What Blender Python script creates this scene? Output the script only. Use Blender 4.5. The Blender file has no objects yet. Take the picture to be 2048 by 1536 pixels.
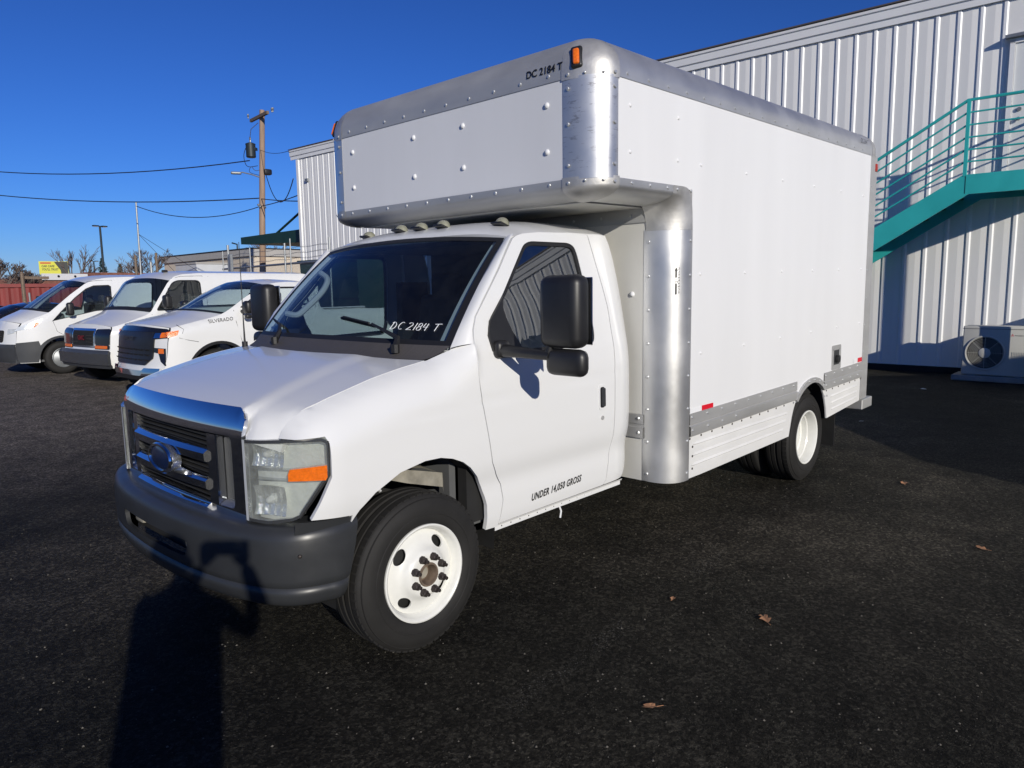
import bpy, bmesh, math, random
import numpy as np
from mathutils import Vector, Matrix
from mathutils.geometry import delaunay_2d_cdt

random.seed(7)
sc = bpy.context.scene
COL = sc.collection
R = math.radians

# ------------------------------------------------------------------ camera
cam_d = bpy.data.cameras.new("camera")
cam_d.sensor_width = 36.0
cam_d.lens = 1446.8 / 2048 * 36.0
cam_d.clip_start = 0.02
cam_d.clip_end = 3000
cam = bpy.data.objects.new("camera", cam_d)
cam.location = (2.0163, 3.4439, 1.6418)
cam.rotation_euler = (R(82.488), R(0.902), R(133.144))
COL.objects.link(cam)
sc.camera = cam

# ------------------------------------------------------------------ sky, sun, exposure
SUN = Vector((0.392, 0.868, 0.314)).normalized()          # towards the sun
EL = math.asin(SUN.z)
AZ = math.atan2(SUN.x, SUN.y)                             # from +Y towards +X
w = bpy.data.worlds.new("World")
sc.world = w
w.use_nodes = True
nt = w.node_tree
bg = nt.nodes["Background"]
sky = nt.nodes.new("ShaderNodeTexSky")
sky.sky_type = 'NISHITA'
sky.sun_disc = False
sky.sun_elevation = EL
sky.sun_rotation = AZ
sky.air_density = 1.0
sky.dust_density = 0.0
sky.ozone_density = 10.0
gm = nt.nodes.new("ShaderNodeGamma")
gm.inputs["Gamma"].default_value = 1.3
tn = nt.nodes.new("ShaderNodeMix")                          # the camera's colour response: a cooler, less green blue
tn.data_type = 'RGBA'
tn.blend_type = 'MULTIPLY'
tn.inputs[0].default_value = 1.0
tn.inputs[7].default_value = (1.15, 0.91, 1.0, 1)
nt.links.new(gm.outputs[0], tn.inputs[6])
nt.links.new(sky.outputs[0], gm.inputs["Color"])
nt.links.new(tn.outputs[2], bg.inputs["Color"])
bg.inputs["Strength"].default_value = 0.054

sun_d = bpy.data.lights.new("sun", 'SUN')
sun_d.energy = 3.7
sun_d.angle = R(0.53)
sun_d.color = (1.0, 0.945, 0.84)
sun = bpy.data.objects.new("sun", sun_d)
sun.rotation_euler = SUN.to_track_quat('Z', 'Y').to_euler()
sun.location = (20, 40, 20)
COL.objects.link(sun)

sc.view_settings.view_transform = 'Standard'
sc.view_settings.look = 'None'
sc.view_settings.exposure = 0.0
sc.view_settings.gamma = 1.0
sc.view_settings.use_curve_mapping = False
sc.render.engine = 'CYCLES'
sc.cycles.max_bounces = 8
sc.cycles.transparent_max_bounces = 16

# ------------------------------------------------------------------ materials
def new_mat(name):
    m = bpy.data.materials.new(name)
    m.use_nodes = True
    t = m.node_tree
    return m, t, t.nodes["Principled BSDF"]

def ramp(t, fac, stops):
    r = t.nodes.new("ShaderNodeValToRGB")
    cr = r.color_ramp
    while len(cr.elements) < len(stops):
        cr.elements.new(0.5)
    for e, (p, c) in zip(cr.elements, stops):
        e.position = p
        e.color = (*c, 1) if len(c) == 3 else c
    t.links.new(fac, r.inputs[0])
    return r.outputs[0]

def tex(t, kind, scale, detail=4, coord="Object", vec=None, rough=0.55):
    n = t.nodes.new("ShaderNodeTex" + kind)
    n.inputs["Scale"].default_value = scale
    if kind == "Noise":
        n.inputs["Detail"].default_value = detail
        n.inputs["Roughness"].default_value = rough
    if vec is None:
        tc = t.nodes.new("ShaderNodeTexCoord")
        vec = tc.outputs[coord]
    t.links.new(vec, n.inputs["Vector"])
    return n

def stretch(t, s, coord="Object"):
    tc = t.nodes.new("ShaderNodeTexCoord")
    mp = t.nodes.new("ShaderNodeMapping")
    mp.inputs["Scale"].default_value = s
    t.links.new(tc.outputs[coord], mp.inputs["Vector"])
    return mp.outputs[0]

def add_bump(t, b, fac, strength, dist=0.01):
    n = t.nodes.new("ShaderNodeBump")
    n.inputs["Strength"].default_value = strength
    n.inputs["Distance"].default_value = dist
    t.links.new(fac, n.inputs["Height"])
    t.links.new(n.outputs[0], b.inputs["Normal"])
    return n

def pmat(name, col, rough=0.5, metal=0.0, var=0.0, vscale=3.0, bump=0.0, bscale=40.0, coat=0.0, spec=0.5, rvar=0.0,
         streak=None, trans=0.0, bdist=0.004):
    m, t, b = new_mat(name)
    b.inputs["Base Color"].default_value = (*col, 1)
    b.inputs["Roughness"].default_value = rough
    b.inputs["Metallic"].default_value = metal
    b.inputs["Specular IOR Level"].default_value = spec
    b.inputs["Coat Weight"].default_value = coat
    b.inputs["Coat Roughness"].default_value = 0.06
    b.inputs["Transmission Weight"].default_value = trans
    vec = stretch(t, streak) if streak else None
    if var > 0:
        n = tex(t, "Noise", vscale, 6, vec=vec)
        c = ramp(t, n.outputs["Fac"], [(0.3, [x * (1 - var) for x in col]), (0.7, [min(1, x * (1 + var)) for x in col])])
        t.links.new(c, b.inputs["Base Color"])
        if rvar > 0:
            rr = ramp(t, n.outputs["Fac"], [(0.3, [rough - rvar] * 3), (0.7, [rough + rvar] * 3)])
            t.links.new(rr, b.inputs["Roughness"])
    if bump > 0:
        n2 = tex(t, "Noise", bscale, 5, vec=vec)
        add_bump(t, b, n2.outputs["Fac"], bump, bdist)
    return m

M = {}
M['white'] = pmat('white_car_paint', (0.79, 0.795, 0.79), 0.30, var=0.012, vscale=1.2, coat=0.6)
M['white2'] = pmat('white_van_paint', (0.78, 0.785, 0.78), 0.28, var=0.01, vscale=1.0, coat=0.5)
M['panel'] = pmat('white_box_panel', (0.80, 0.805, 0.81), 0.42, var=0.025, vscale=1.1, bump=0.06, bscale=6, spec=0.4, bdist=0.003, streak=(2.5, 2.5, .35))
M['bulk'] = pmat('cream_bulkhead_panel', (0.70, 0.69, 0.64), 0.5, var=0.05, vscale=2.0)
M['skirt'] = pmat('white_skirt_sheet', (0.74, 0.74, 0.73), 0.45, var=0.05, vscale=3.0, streak=(1, 1, 3))
M['alu'] = pmat('brushed_aluminium', (0.68, 0.68, 0.67), 0.42, 0.8, var=0.10, vscale=3.0, bump=0.10, bscale=26, rvar=0.07,
                streak=(1, 1, 1), bdist=0.003)
M['cast'] = pmat('cast_aluminium', (0.58, 0.57, 0.545), 0.5, 0.65, var=0.14, vscale=9.0, bump=0.25, bscale=60, rvar=0.06, bdist=0.003)
M['rail'] = pmat('weathered_aluminium', (0.52, 0.52, 0.51), 0.52, 0.5, var=0.07, vscale=3.0, bump=0.1, bscale=50, rvar=0.07, streak=(.4, 1, 3))
M['rivet'] = pmat('rivet_metal', (0.66, 0.67, 0.66), 0.38, 0.7)
M['chrome'] = pmat('chrome', (0.80, 0.81, 0.83), 0.05, 1.0, var=0.03, vscale=6)
M['satin'] = pmat('satin_silver', (0.36, 0.37, 0.38), 0.25, 0.9, var=0.06, vscale=5)
M['black'] = pmat('black_plastic', (0.018, 0.018, 0.019), 0.42, var=0.2, vscale=8, bump=0.15, bscale=220, bdist=0.001)
M['dark'] = pmat('underbody_black', (0.012, 0.012, 0.012), 0.8, var=0.3, vscale=7)
M['bumper'] = pmat('grey_painted_bumper', (0.034, 0.036, 0.039), 0.38, var=0.10, vscale=5, rvar=0.06)
M['clad'] = pmat('dark_grey_cladding', (0.05, 0.053, 0.058), 0.45, var=0.08, vscale=5)
M['rubber'] = pmat('window_rubber', (0.014, 0.014, 0.015), 0.55)
M['tyre'] = pmat('tyre_rubber', (0.0135, 0.0128, 0.012), 0.75, var=0.25, vscale=9, bump=0.3, bscale=90, bdist=0.002)
M['rim'] = pmat('white_steel_rim', (0.78, 0.78, 0.74), 0.33, var=0.04, vscale=12, coat=0.2)
M['rust'] = pmat('brown_rusty_steel', (0.20, 0.15, 0.11), 0.7, 0.3, var=0.3, vscale=30, bump=0.3, bscale=120)
M['nut'] = pmat('greasy_dark_nut', (0.055, 0.045, 0.042), 0.5, 0.5, var=0.3, vscale=60)
M['tan'] = pmat('dusty_steel_shield', (0.30, 0.28, 0.23), 0.75, 0.1, var=0.3, vscale=14, bump=0.2, bscale=50)
M['amber'] = pmat('amber_lens', (0.85, 0.17, 0.012), 0.18, var=0.15, vscale=80, bump=0.4, bscale=180, coat=0.5)
M['redlens'] = pmat('red_lens', (0.40, 0.03, 0.015), 0.2, bump=0.3, bscale=150)
M['redtape'] = pmat('red_reflective_tape', (0.72, 0.012, 0.03), 0.35, var=0.08, vscale=40)
M['whitetape'] = pmat('white_reflective_tape', (0.86, 0.87, 0.88), 0.3, var=0.04, vscale=40)
M['ink'] = pmat('black_vinyl_lettering', (0.012, 0.012, 0.013), 0.45)
M['chalk'] = pmat('white_marker', (0.85, 0.87, 0.9), 0.6)
M['smoke'] = pmat('smoked_grey_lens', (0.25, 0.25, 0.19), 0.25, var=0.15, vscale=30, bump=0.2, bscale=120, coat=0.3)
M['cowl'] = pmat('faded_cowl_plastic', (0.085, 0.078, 0.074), 0.6, var=0.12, vscale=12, bump=0.5, bscale=60, streak=(1, 9, 1), bdist=0.003)
M['interior'] = pmat('grey_cab_trim', (0.10, 0.103, 0.106), 0.75, var=0.1, vscale=6)
M['trimlight'] = pmat('light_grey_trim', (0.52, 0.54, 0.55), 0.6, var=0.05, vscale=6)
M['seat'] = pmat('dark_seat_fabric', (0.035, 0.036, 0.04), 0.9, var=0.15, vscale=40, bump=0.3, bscale=200)
M['emblem'] = pmat('dark_blue_enamel', (0.008, 0.018, 0.06), 0.2, coat=0.6, var=0.1, vscale=40)
M['teal'] = pmat('teal_steel_paint', (0.035, 0.46, 0.45), 0.42, var=0.08, vscale=3, rvar=0.06)
M['green'] = pmat('dark_green_steel', (0.010, 0.040, 0.028), 0.5, var=0.12, vscale=3)
M['wallwhite'] = pmat('white_metal_siding', (0.86, 0.85, 0.82), 0.45, var=0.05, vscale=0.9, streak=(2.5, 2.5, .5), spec=0.4)
M['rib'] = pmat('white_siding_rib', (0.86, 0.86, 0.85), 0.42, var=0.04, vscale=0.9)
M['doorpaint'] = pmat('white_door_paint', (0.76, 0.77, 0.76), 0.5, var=0.03, vscale=2)
M['roofmetal'] = pmat('brown_grey_roof', (0.10, 0.085, 0.08), 0.6, var=0.15, vscale=2)
M['acbox'] = pmat('beige_unit_enamel', (0.56, 0.55, 0.50), 0.45, var=0.04, vscale=3)
M['concrete'] = pmat('concrete', (0.30, 0.29, 0.27), 0.9, var=0.18, vscale=5, bump=0.3, bscale=60)
M['wood'] = pmat('weathered_pole_wood', (0.34, 0.235, 0.165), 0.85, var=0.22, vscale=3, bump=0.4, bscale=14, streak=(6, 6, .35))
M['galv'] = pmat('galvanised_steel', (0.30, 0.315, 0.325), 0.5, 0.6, var=0.12, vscale=8)
M['darksteel'] = pmat('dark_steel_pole', (0.03, 0.04, 0.045), 0.5, 0.3)
M['wire'] = pmat('black_cable', (0.012, 0.012, 0.014), 0.6)
M['stucco'] = pmat('beige_stucco', (0.66, 0.57, 0.45), 0.9, var=0.05, vscale=1.0, bump=0.2, bscale=12)
M['greyband'] = pmat('grey_parapet_band', (0.44, 0.42, 0.39), 0.8, var=0.05)
M['greywhite'] = pmat('pale_grey_render', (0.60, 0.61, 0.62), 0.8, var=0.04)
M['red'] = pmat('dull_red_metal', (0.22, 0.032, 0.028), 0.6, var=0.18, vscale=0.8, streak=(2, 2, .5))
M['redroof'] = pmat('bright_red_roof', (0.40, 0.03, 0.03), 0.5, var=0.1)
M['brick'] = pmat('red_brown_brick', (0.24, 0.105, 0.075), 0.9, var=0.3, vscale=5)
M['bark'] = pmat('bare_twig_bark', (0.14, 0.11, 0.095), 0.9, var=0.2, vscale=6)
M['needle'] = pmat('conifer_needles', (0.035, 0.055, 0.030), 0.8, var=0.35, vscale=2)
M['bbyellow'] = pmat('yellow_billboard_print', (0.62, 0.60, 0.05), 0.6, var=0.03)
M['bbblack'] = pmat('black_billboard_print', (0.03, 0.033, 0.03), 0.6)
M['darkred'] = pmat('dull_red_letters', (0.18, 0.012, 0.012), 0.4)
M['bbred'] = pmat('red_billboard_print', (0.55, 0.05, 0.03), 0.6)
M['bbwhite'] = pmat('white_billboard_print', (0.75, 0.75, 0.75), 0.6)
M['blackpaint'] = pmat('black_car_paint', (0.012, 0.012, 0.014), 0.15, coat=0.5)
M['leaf'] = pmat('dry_brown_leaf', (0.36, 0.18, 0.09), 0.8, var=0.25, vscale=40)
M['paper'] = pmat('white_paper_scrap', (0.72, 0.74, 0.74), 0.8, var=0.06, vscale=30)
M['skin'] = pmat('skin', (0.50, 0.32, 0.24), 0.55, var=0.06, vscale=10)
M['jacket'] = pmat('dark_jacket_cloth', (0.03, 0.033, 0.045), 0.9, var=0.15, vscale=8, bump=0.3, bscale=60)
M['jeans'] = pmat('blue_denim', (0.04, 0.06, 0.11), 0.9, var=0.15, vscale=12)
M['hair'] = pmat('dark_brown_hair', (0.03, 0.02, 0.014), 0.7, bump=0.5, bscale=90)
M['lampglow'] = pmat('frosted_lamp_glass', (0.72, 0.66, 0.52), 0.4)
M['container'] = pmat('pale_grey_container', (0.66, 0.68, 0.65), 0.55, var=0.12, vscale=1.2)

def glass_mat(name, tint, f0=0.05, haze=0.0, hazecol=(0.6, 0.62, 0.62)):
    m = bpy.data.materials.new(name)
    m.use_nodes = True
    t = m.node_tree
    t.nodes.clear()
    out = t.nodes.new("ShaderNodeOutputMaterial")
    tr = t.nodes.new("ShaderNodeBsdfTransparent")
    tr.inputs[0].default_value = (*tint, 1)
    gl = t.nodes.new("ShaderNodeBsdfGlossy")
    gl.inputs["Roughness"].default_value = 0.012
    gl.inputs["Color"].default_value = (0.75, 0.76, 0.76, 1)
    # thin pane: Schlick reflectance, the same from both faces
    ge = t.nodes.new("ShaderNodeNewGeometry")
    dt = t.nodes.new("ShaderNodeVectorMath")
    dt.operation = 'DOT_PRODUCT'
    t.links.new(ge.outputs["Incoming"], dt.inputs[0])
    t.links.new(ge.outputs["Normal"], dt.inputs[1])
    ab = t.nodes.new("ShaderNodeMath")
    ab.operation = 'ABSOLUTE'
    t.links.new(dt.outputs["Value"], ab.inputs[0])
    iv = t.nodes.new("ShaderNodeMath")
    iv.operation = 'SUBTRACT'
    iv.use_clamp = True
    iv.inputs[0].default_value = 1.0
    t.links.new(ab.outputs[0], iv.inputs[1])
    pw = t.nodes.new("ShaderNodeMath")
    pw.operation = 'POWER'
    pw.inputs[1].default_value = 5.0
    t.links.new(iv.outputs[0], pw.inputs[0])
    mul = t.nodes.new("ShaderNodeMath")
    mul.operation = 'MULTIPLY_ADD'
    mul.inputs[1].default_value = 0.92
    mul.inputs[2].default_value = 0.06 + f0
    mul.use_clamp = True
    t.links.new(pw.outputs[0], mul.inputs[0])
    mx = t.nodes.new("ShaderNodeMixShader")
    t.links.new(mul.outputs[0], mx.inputs[0])
    src = tr.outputs[0]
    if haze > 0:
        df = t.nodes.new("ShaderNodeBsdfDiffuse")
        df.inputs["Color"].default_value = (*hazecol, 1)
        m2 = t.nodes.new("ShaderNodeMixShader")
        n = tex(t, "Noise", 14, 5)
        hz = ramp(t, n.outputs["Fac"], [(0.35, [haze * 0.6] * 3), (0.7, [haze * 1.4] * 3)])
        t.links.new(hz, m2.inputs[0])
        t.links.new(tr.outputs[0], m2.inputs[1])
        t.links.new(df.outputs[0], m2.inputs[2])
        src = m2.outputs[0]
    t.links.new(src, mx.inputs[1])
    t.links.new(gl.outputs[0], mx.inputs[2])
    t.links.new(mx.outputs[0], out.inputs[0])
    return m

M['glass'] = glass_mat('tinted_window_glass', (0.74, 0.82, 0.82), 0.0, haze=0.012)
M['doorglass'] = glass_mat('side_window_glass', (0.44, 0.54, 0.55), 0.20, haze=0.012)
M['grit'] = pmat('grey_grit', (0.13, 0.12, 0.10), 0.9, var=0.4, vscale=30)
M['wsglass'] = glass_mat('windshield_glass', (0.56, 0.66, 0.70), 0.01, haze=0.012)
M['lens'] = glass_mat('hazed_headlamp_lens', (0.90, 0.92, 0.90), 0.02, haze=0.26, hazecol=(0.66, 0.70, 0.66))

# asphalt: dark binder, pale aggregate specks, brown worn patches, remains of a painted bay line
def asphalt():
    m, t, b = new_mat('worn_asphalt')
    big = tex(t, "Noise", 0.35, 6)
    mid = tex(t, "Noise", 3.2, 8, rough=0.62)
    fine = tex(t, "Noise", 70, 5, rough=0.7)
    c1 = ramp(t, big.outputs["Fac"], [(0.36, (0.0130, 0.0124, 0.0098)), (0.54, (0.0240, 0.0218, 0.0168)), (0.70, (0.056, 0.049, 0.038))])
    c2 = ramp(t, mid.outputs["Fac"], [(0.28, (0.55,) * 3), (0.72, (1.5,) * 3)])
    c3 = ramp(t, fine.outputs["Fac"], [(0.34, (0.35,) * 3), (0.70, (2.0,) * 3)])
    def mult(a, c):
        n = t.nodes.new("ShaderNodeMix")
        n.data_type = 'RGBA'
        n.blend_type = 'MULTIPLY'
        n.inputs[0].default_value = 1.0
        t.links.new(a, n.inputs[6])
        t.links.new(c, n.inputs[7])
        return n.outputs[2]
    # older, paler paving in the rows where the vans stand
    tc0 = t.nodes.new("ShaderNodeTexCoord")
    sp0 = t.nodes.new("ShaderNodeSeparateXYZ")
    t.links.new(tc0.outputs["Object"], sp0.inputs[0])
    wob = t.nodes.new("ShaderNodeMath")
    wob.operation = 'MULTIPLY_ADD'
    wob.inputs[1].default_value = 5.0
    t.links.new(big.outputs["Fac"], wob.inputs[0])
    t.links.new(sp0.outputs[1], wob.inputs[2])
    mr = t.nodes.new("ShaderNodeMapRange")
    mr.inputs[1].default_value = -0.5
    mr.inputs[2].default_value = -4.5
    t.links.new(wob.outputs[0], mr.inputs[0])
    mo = t.nodes.new("ShaderNodeMix")
    mo.data_type = 'RGBA'
    t.links.new(mr.outputs[0], mo.inputs[0])
    t.links.new(c1, mo.inputs[6])
    mo.inputs[7].default_value = (0.125, 0.108, 0.090, 1)
    c1 = mo.outputs[2]
    va = t.nodes.new("ShaderNodeTexVoronoi")
    va.inputs["Scale"].default_value = 62
    t.links.new(tc0.outputs["Object"], va.inputs["Vector"])
    sa = t.nodes.new("ShaderNodeSeparateColor")
    t.links.new(va.outputs["Color"], sa.inputs[0])
    c4 = ramp(t, sa.outputs[0], [(0.0, (0.45,) * 3), (0.6, (0.95,) * 3), (1.0, (2.1,) * 3)])
    col = mult(mult(mult(c1, c2), c3), c4)
    # aggregate specks
    vo = t.nodes.new("ShaderNodeTexVoronoi")
    vo.inputs["Scale"].default_value = 150
    tc = t.nodes.new("ShaderNodeTexCoord")
    t.links.new(tc.outputs["Object"], vo.inputs["Vector"])
    sep = t.nodes.new("ShaderNodeSeparateColor")
    t.links.new(vo.outputs["Color"], sep.inputs[0])
    near = ramp(t, vo.outputs["Distance"], [(0.22, (1, 1, 1)), (0.34, (0, 0, 0))])
    rare = ramp(t, sep.outputs[0], [(0.86, (0, 0, 0)), (0.90, (1, 1, 1))])
    stonecol = ramp(t, sep.outputs[1], [(0.0, (0.045, 0.05, 0.035)), (0.55, (0.10, 0.09, 0.07)), (0.90, (0.10, 0.09, 0.075)), (0.985, (0.20, 0.19, 0.165))])
    nm = t.nodes.new("ShaderNodeMath")
    nm.operation = 'MULTIPLY'
    t.links.new(near, nm.inputs[0])
    t.links.new(rare, nm.inputs[1])
    mx = t.nodes.new("ShaderNodeMix")
    mx.data_type = 'RGBA'
    t.links.new(nm.outputs[0], mx.inputs[0])
    t.links.new(col, mx.inputs[6])
    t.links.new(stonecol, mx.inputs[7])
    col = mx.outputs[2]
    # flecks of an old bay line running past the driver's side: y = 1.58 + 0.075 x
    sx = t.nodes.new("ShaderNodeSeparateXYZ")
    t.links.new(tc.outputs["Object"], sx.inputs[0])
    def math_(op, a, b_=None, clamp=False):
        n = t.nodes.new("ShaderNodeMath")
        n.operation = op
        n.use_clamp = clamp
        for i, v in enumerate((a, b_)):
            if v is None:
                continue
            if isinstance(v, (int, float)):
                n.inputs[i].default_value = v
            else:
                t.links.new(v, n.inputs[i])
        return n.outputs[0]
    ly = math_('SUBTRACT', math_('SUBTRACT', sx.outputs[1], 1.585), math_('MULTIPLY', sx.outputs[0], 0.075))
    inl = ramp(t, math_('ABSOLUTE', ly), [(0.015, (1, 1, 1)), (0.085, (0, 0, 0))])
    inx = math_('MULTIPLY', math_('LESS_THAN', sx.outputs[0], 0.55), math_('GREATER_THAN', sx.outputs[0], -5.4))
    pn = tex(t, "Noise", 85, 4, rough=0.75)
    pm = tex(t, "Noise", 2.4, 3)
    keep = math_('MULTIPLY', ramp(t, pn.outputs["Fac"], [(0.57, (0, 0, 0)), (0.66, (1, 1, 1))]),
                 ramp(t, pm.outputs["Fac"], [(0.47, (0, 0, 0)), (0.60, (1, 1, 1))]))
    pf = math_('MULTIPLY', math_('MULTIPLY', inl, inx), keep)
    m3 = t.nodes.new("ShaderNodeMix")
    m3.data_type = 'RGBA'
    t.links.new(pf, m3.inputs[0])
    t.links.new(col, m3.inputs[6])
    m3.inputs[7].default_value = (0.26, 0.25, 0.23, 1)
    t.links.new(m3.outputs[2], b.inputs["Base Color"])
    b.inputs["Roughness"].default_value = 0.78
    b.inputs["Specular IOR Level"].default_value = 0.12
    hb = t.nodes.new("ShaderNodeMath")
    hb.operation = 'MULTIPLY_ADD'
    hb.inputs[1].default_value = 0.6
    t.links.new(vo.outputs["Distance"], hb.inputs[0])
    t.links.new(fine.outputs["Fac"], hb.inputs[2])
    add_bump(t, b, hb.outputs[0], 1.0, 0.010)
    return m
M['asphalt'] = asphalt()

# scuffed aluminium for the front corner post
def scuffed():
    m = M['alu'].copy()
    m.name = 'scuffed_aluminium'
    t = m.node_tree
    b = t.nodes["Principled BSDF"]
    n = tex(t, "Noise", 9, 8, vec=stretch(t, (1.2, 1.2, 5)), rough=0.75)
    msk = ramp(t, n.outputs["Fac"], [(0.56, (0, 0, 0)), (0.64, (1, 1, 1))])
    lk = b.inputs["Base Color"].links[0].from_socket
    mx = t.nodes.new("ShaderNodeMix")
    mx.data_type = 'RGBA'
    t.links.new(msk, mx.inputs[0])
    t.links.new(lk, mx.inputs[6])
    mx.inputs[7].default_value = (0.42, 0.41, 0.40, 1)
    t.links.new(mx.outputs[2], b.inputs["Base Color"])
    return m
M['scuff'] = scuffed()
# ------------------------------------------------------------------ mesh helpers
def fin(name, verts, faces, mat, parent=None, smooth=True, ang=35, loc=None, rot=None):
    me = bpy.data.meshes.new(name)
    me.from_pydata([tuple(v) for v in verts], [], faces)
    me.update()
    if smooth:
        me.shade_smooth()
        me.set_sharp_from_angle(angle=R(ang))
    for m in (mat if isinstance(mat, (list, tuple)) else [mat]):
        me.materials.append(M[m] if isinstance(m, str) else m)
    o = bpy.data.objects.new(name, me)
    COL.objects.link(o)
    if parent is not None:
        o.parent = parent
    if loc is not None:
        o.location = loc
    if rot is not None:
        o.rotation_euler = rot
    return o

def inst(src, parent, loc=None, rot=None, name=None):
    o = bpy.data.objects.new(name or src.name.split('.')[0], src.data)
    COL.objects.link(o)
    o.parent = parent
    if loc is not None:
        o.location = loc
    if rot is not None:
        o.rotation_euler = rot
    return o

def empty(name, loc, label=None, cat=None, group=None, rz=0.0):
    o = bpy.data.objects.new(name, None)
    COL.objects.link(o)
    o.location = loc
    o.rotation_euler = (0, 0, rz)
    o.empty_display_size = 0.2
    return tag(o, label, cat, group)

def tag(o, label=None, cat=None, group=None, kind=None):
    if label: o["label"] = label
    if cat: o["category"] = cat
    if group: o["group"] = group
    if kind: o["kind"] = kind
    return o

def rows_fin(name, rows, mat, parent=None, close=False, smooth=True, ang=35, flip=False):
    b = MB()
    b.rows(rows, close, flip)
    return b.build(name, mat, parent, smooth, ang)

class MB:
    def __init__(s):
        s.v = []
        s.f = []
    def add(s, verts, faces):
        o = len(s.v)
        s.v += [tuple(p) for p in verts]
        s.f += [tuple(i + o for i in f) for f in faces]
        return s
    def build(s, name, mat, parent=None, smooth=True, ang=35, xf=None, loc=None, rot=None):
        v = [xf(*p) for p in s.v] if xf else s.v
        return fin(name, v, s.f, mat, parent, smooth, ang, loc, rot)
    def mirror(s):
        n = len(s.v)
        s.v += [(x, -y, z) for x, y, z in s.v]
        s.f += [tuple(reversed([i + n for i in f])) for f in s.f]
        return s
    def box(s, c, d, rz=0.0, ry=0.0):
        hx, hy, hz = d[0] / 2, d[1] / 2, d[2] / 2
        mt = Matrix.Rotation(rz, 3, 'Z') @ Matrix.Rotation(ry, 3, 'Y')
        vs = []
        for x, y, z in ((-1, -1, -1), (1, -1, -1), (1, 1, -1), (-1, 1, -1), (-1, -1, 1), (1, -1, 1), (1, 1, 1), (-1, 1, 1)):
            p = mt @ Vector((x * hx, y * hy, z * hz))
            vs.append((p.x + c[0], p.y + c[1], p.z + c[2]))
        return s.add(vs, [(3, 2, 1, 0), (4, 5, 6, 7), (0, 1, 5, 4), (1, 2, 6, 5), (2, 3, 7, 6), (3, 0, 4, 7)])
    def rbox(s, c, d, r, seg=3, rot=None, taper=None):
        bm = bmesh.new()
        bmesh.ops.create_cube(bm, size=1.0)
        for v in bm.verts:
            v.co = Vector((v.co.x * d[0], v.co.y * d[1], v.co.z * d[2]))
        bmesh.ops.bevel(bm, geom=list(bm.edges) , offset=r, segments=seg, profile=0.5, affect='EDGES', clamp_overlap=True)
        mt = rot.to_matrix() if rot is not None else None
        vs = []
        bm.verts.index_update()
        for v in bm.verts:
            p = v.co.copy()
            if taper: p = Vector(taper(*p))
            if mt is not None: p = mt @ p
            vs.append((p.x + c[0], p.y + c[1], p.z + c[2]))
        fs = [tuple(v.index for v in f.verts) for f in bm.faces]
        bm.free()
        return s.add(vs, fs)
    def tube(s, pts, r, seg=8, cap=True, r2=None):
        pts = [Vector(p) for p in pts]
        n = len(pts)
        rr = [r if r2 is None else r + (r2 - r) * i / max(1, n - 1) for i in range(n)] if not isinstance(r, (list, tuple)) else r
        up = None
        rings = []
        for i, p in enumerate(pts):
            a = pts[max(0, i - 1)]
            b = pts[min(n - 1, i + 1)]
            t = (b - a)
            t = t.normalized() if t.length > 1e-9 else Vector((0, 0, 1))
            if up is None:
                up = Vector((0, 0, 1)) if abs(t.z) < 0.9 else Vector((1, 0, 0))
            e1 = t.cross(up)
            e1 = e1.normalized() if e1.length > 1e-6 else t.orthogonal().normalized()
            e2 = e1.cross(t).normalized()
            up = e2
            rings.append([p + (e1 * math.cos(2 * math.pi * k / seg) + e2 * math.sin(2 * math.pi * k / seg)) * rr[i] for k in range(seg)])
        vs = [q for ring in rings for q in ring]
        fs = []
        for i in range(n - 1):
            for k in range(seg):
                k2 = (k + 1) % seg
                fs.append((i * seg + k, i * seg + k2, (i + 1) * seg + k2, (i + 1) * seg + k))
        if cap:
            fs.append(tuple(reversed(range(seg))))
            fs.append(tuple((n - 1) * seg + k for k in range(seg)))
        return s.add(vs, fs)
    def rows(s, rows, close=False, flip=False):
        n = len(rows[0])
        vs = [p for r in rows for p in r]
        fs = []
        for i in range(len(rows) - 1):
            for k in range(n if close else n - 1):
                k2 = (k + 1) % n
                f = (i * n + k, i * n + k2, (i + 1) * n + k2, (i + 1) * n + k)
                fs.append(tuple(reversed(f)) if flip else f)
        return s.add(vs, fs)
    def lathe(s, prof, c, axis='y', seg=48):
        # prof: (radius, offset along axis)
        rows = []
        for r, a in prof:
            ring = []
            for k in range(seg):
                t = 2 * math.pi * k / seg
                u, v = r * math.cos(t), r * math.sin(t)
                if axis == 'y': ring.append((c[0] + u, c[1] + a, c[2] + v))
                elif axis == 'z': ring.append((c[0] + u, c[1] + v, c[2] + a))
                else: ring.append((c[0] + a, c[1] + u, c[2] + v))
            rows.append(ring)
        return s.rows(rows, True, flip=(axis == 'y'))
    def dome(s, c, n, r, h, seg=7):
        n = Vector(n).normalized()
        e1 = n.orthogonal().normalized()
        e2 = n.cross(e1)
        c = Vector(c)
        vs = []
        for rr, hh in ((1.0, -0.25), (1.0, 0.12), (0.72, 0.72)):
            for k in range(seg):
                t = 2 * math.pi * k / seg
                vs.append(c + (e1 * math.cos(t) + e2 * math.sin(t)) * r * rr + n * h * hh)
        vs.append(c + n * h)
        fs = []
        for i in range(2):
            for k in range(seg):
                k2 = (k + 1) % seg
                fs.append((i * seg + k, i * seg + k2, (i + 1) * seg + k2, (i + 1) * seg + k))
        for k in range(seg):
            fs.append((2 * seg + k, 2 * seg + (k + 1) % seg, 3 * seg))
        return s.add(vs, fs)
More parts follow.
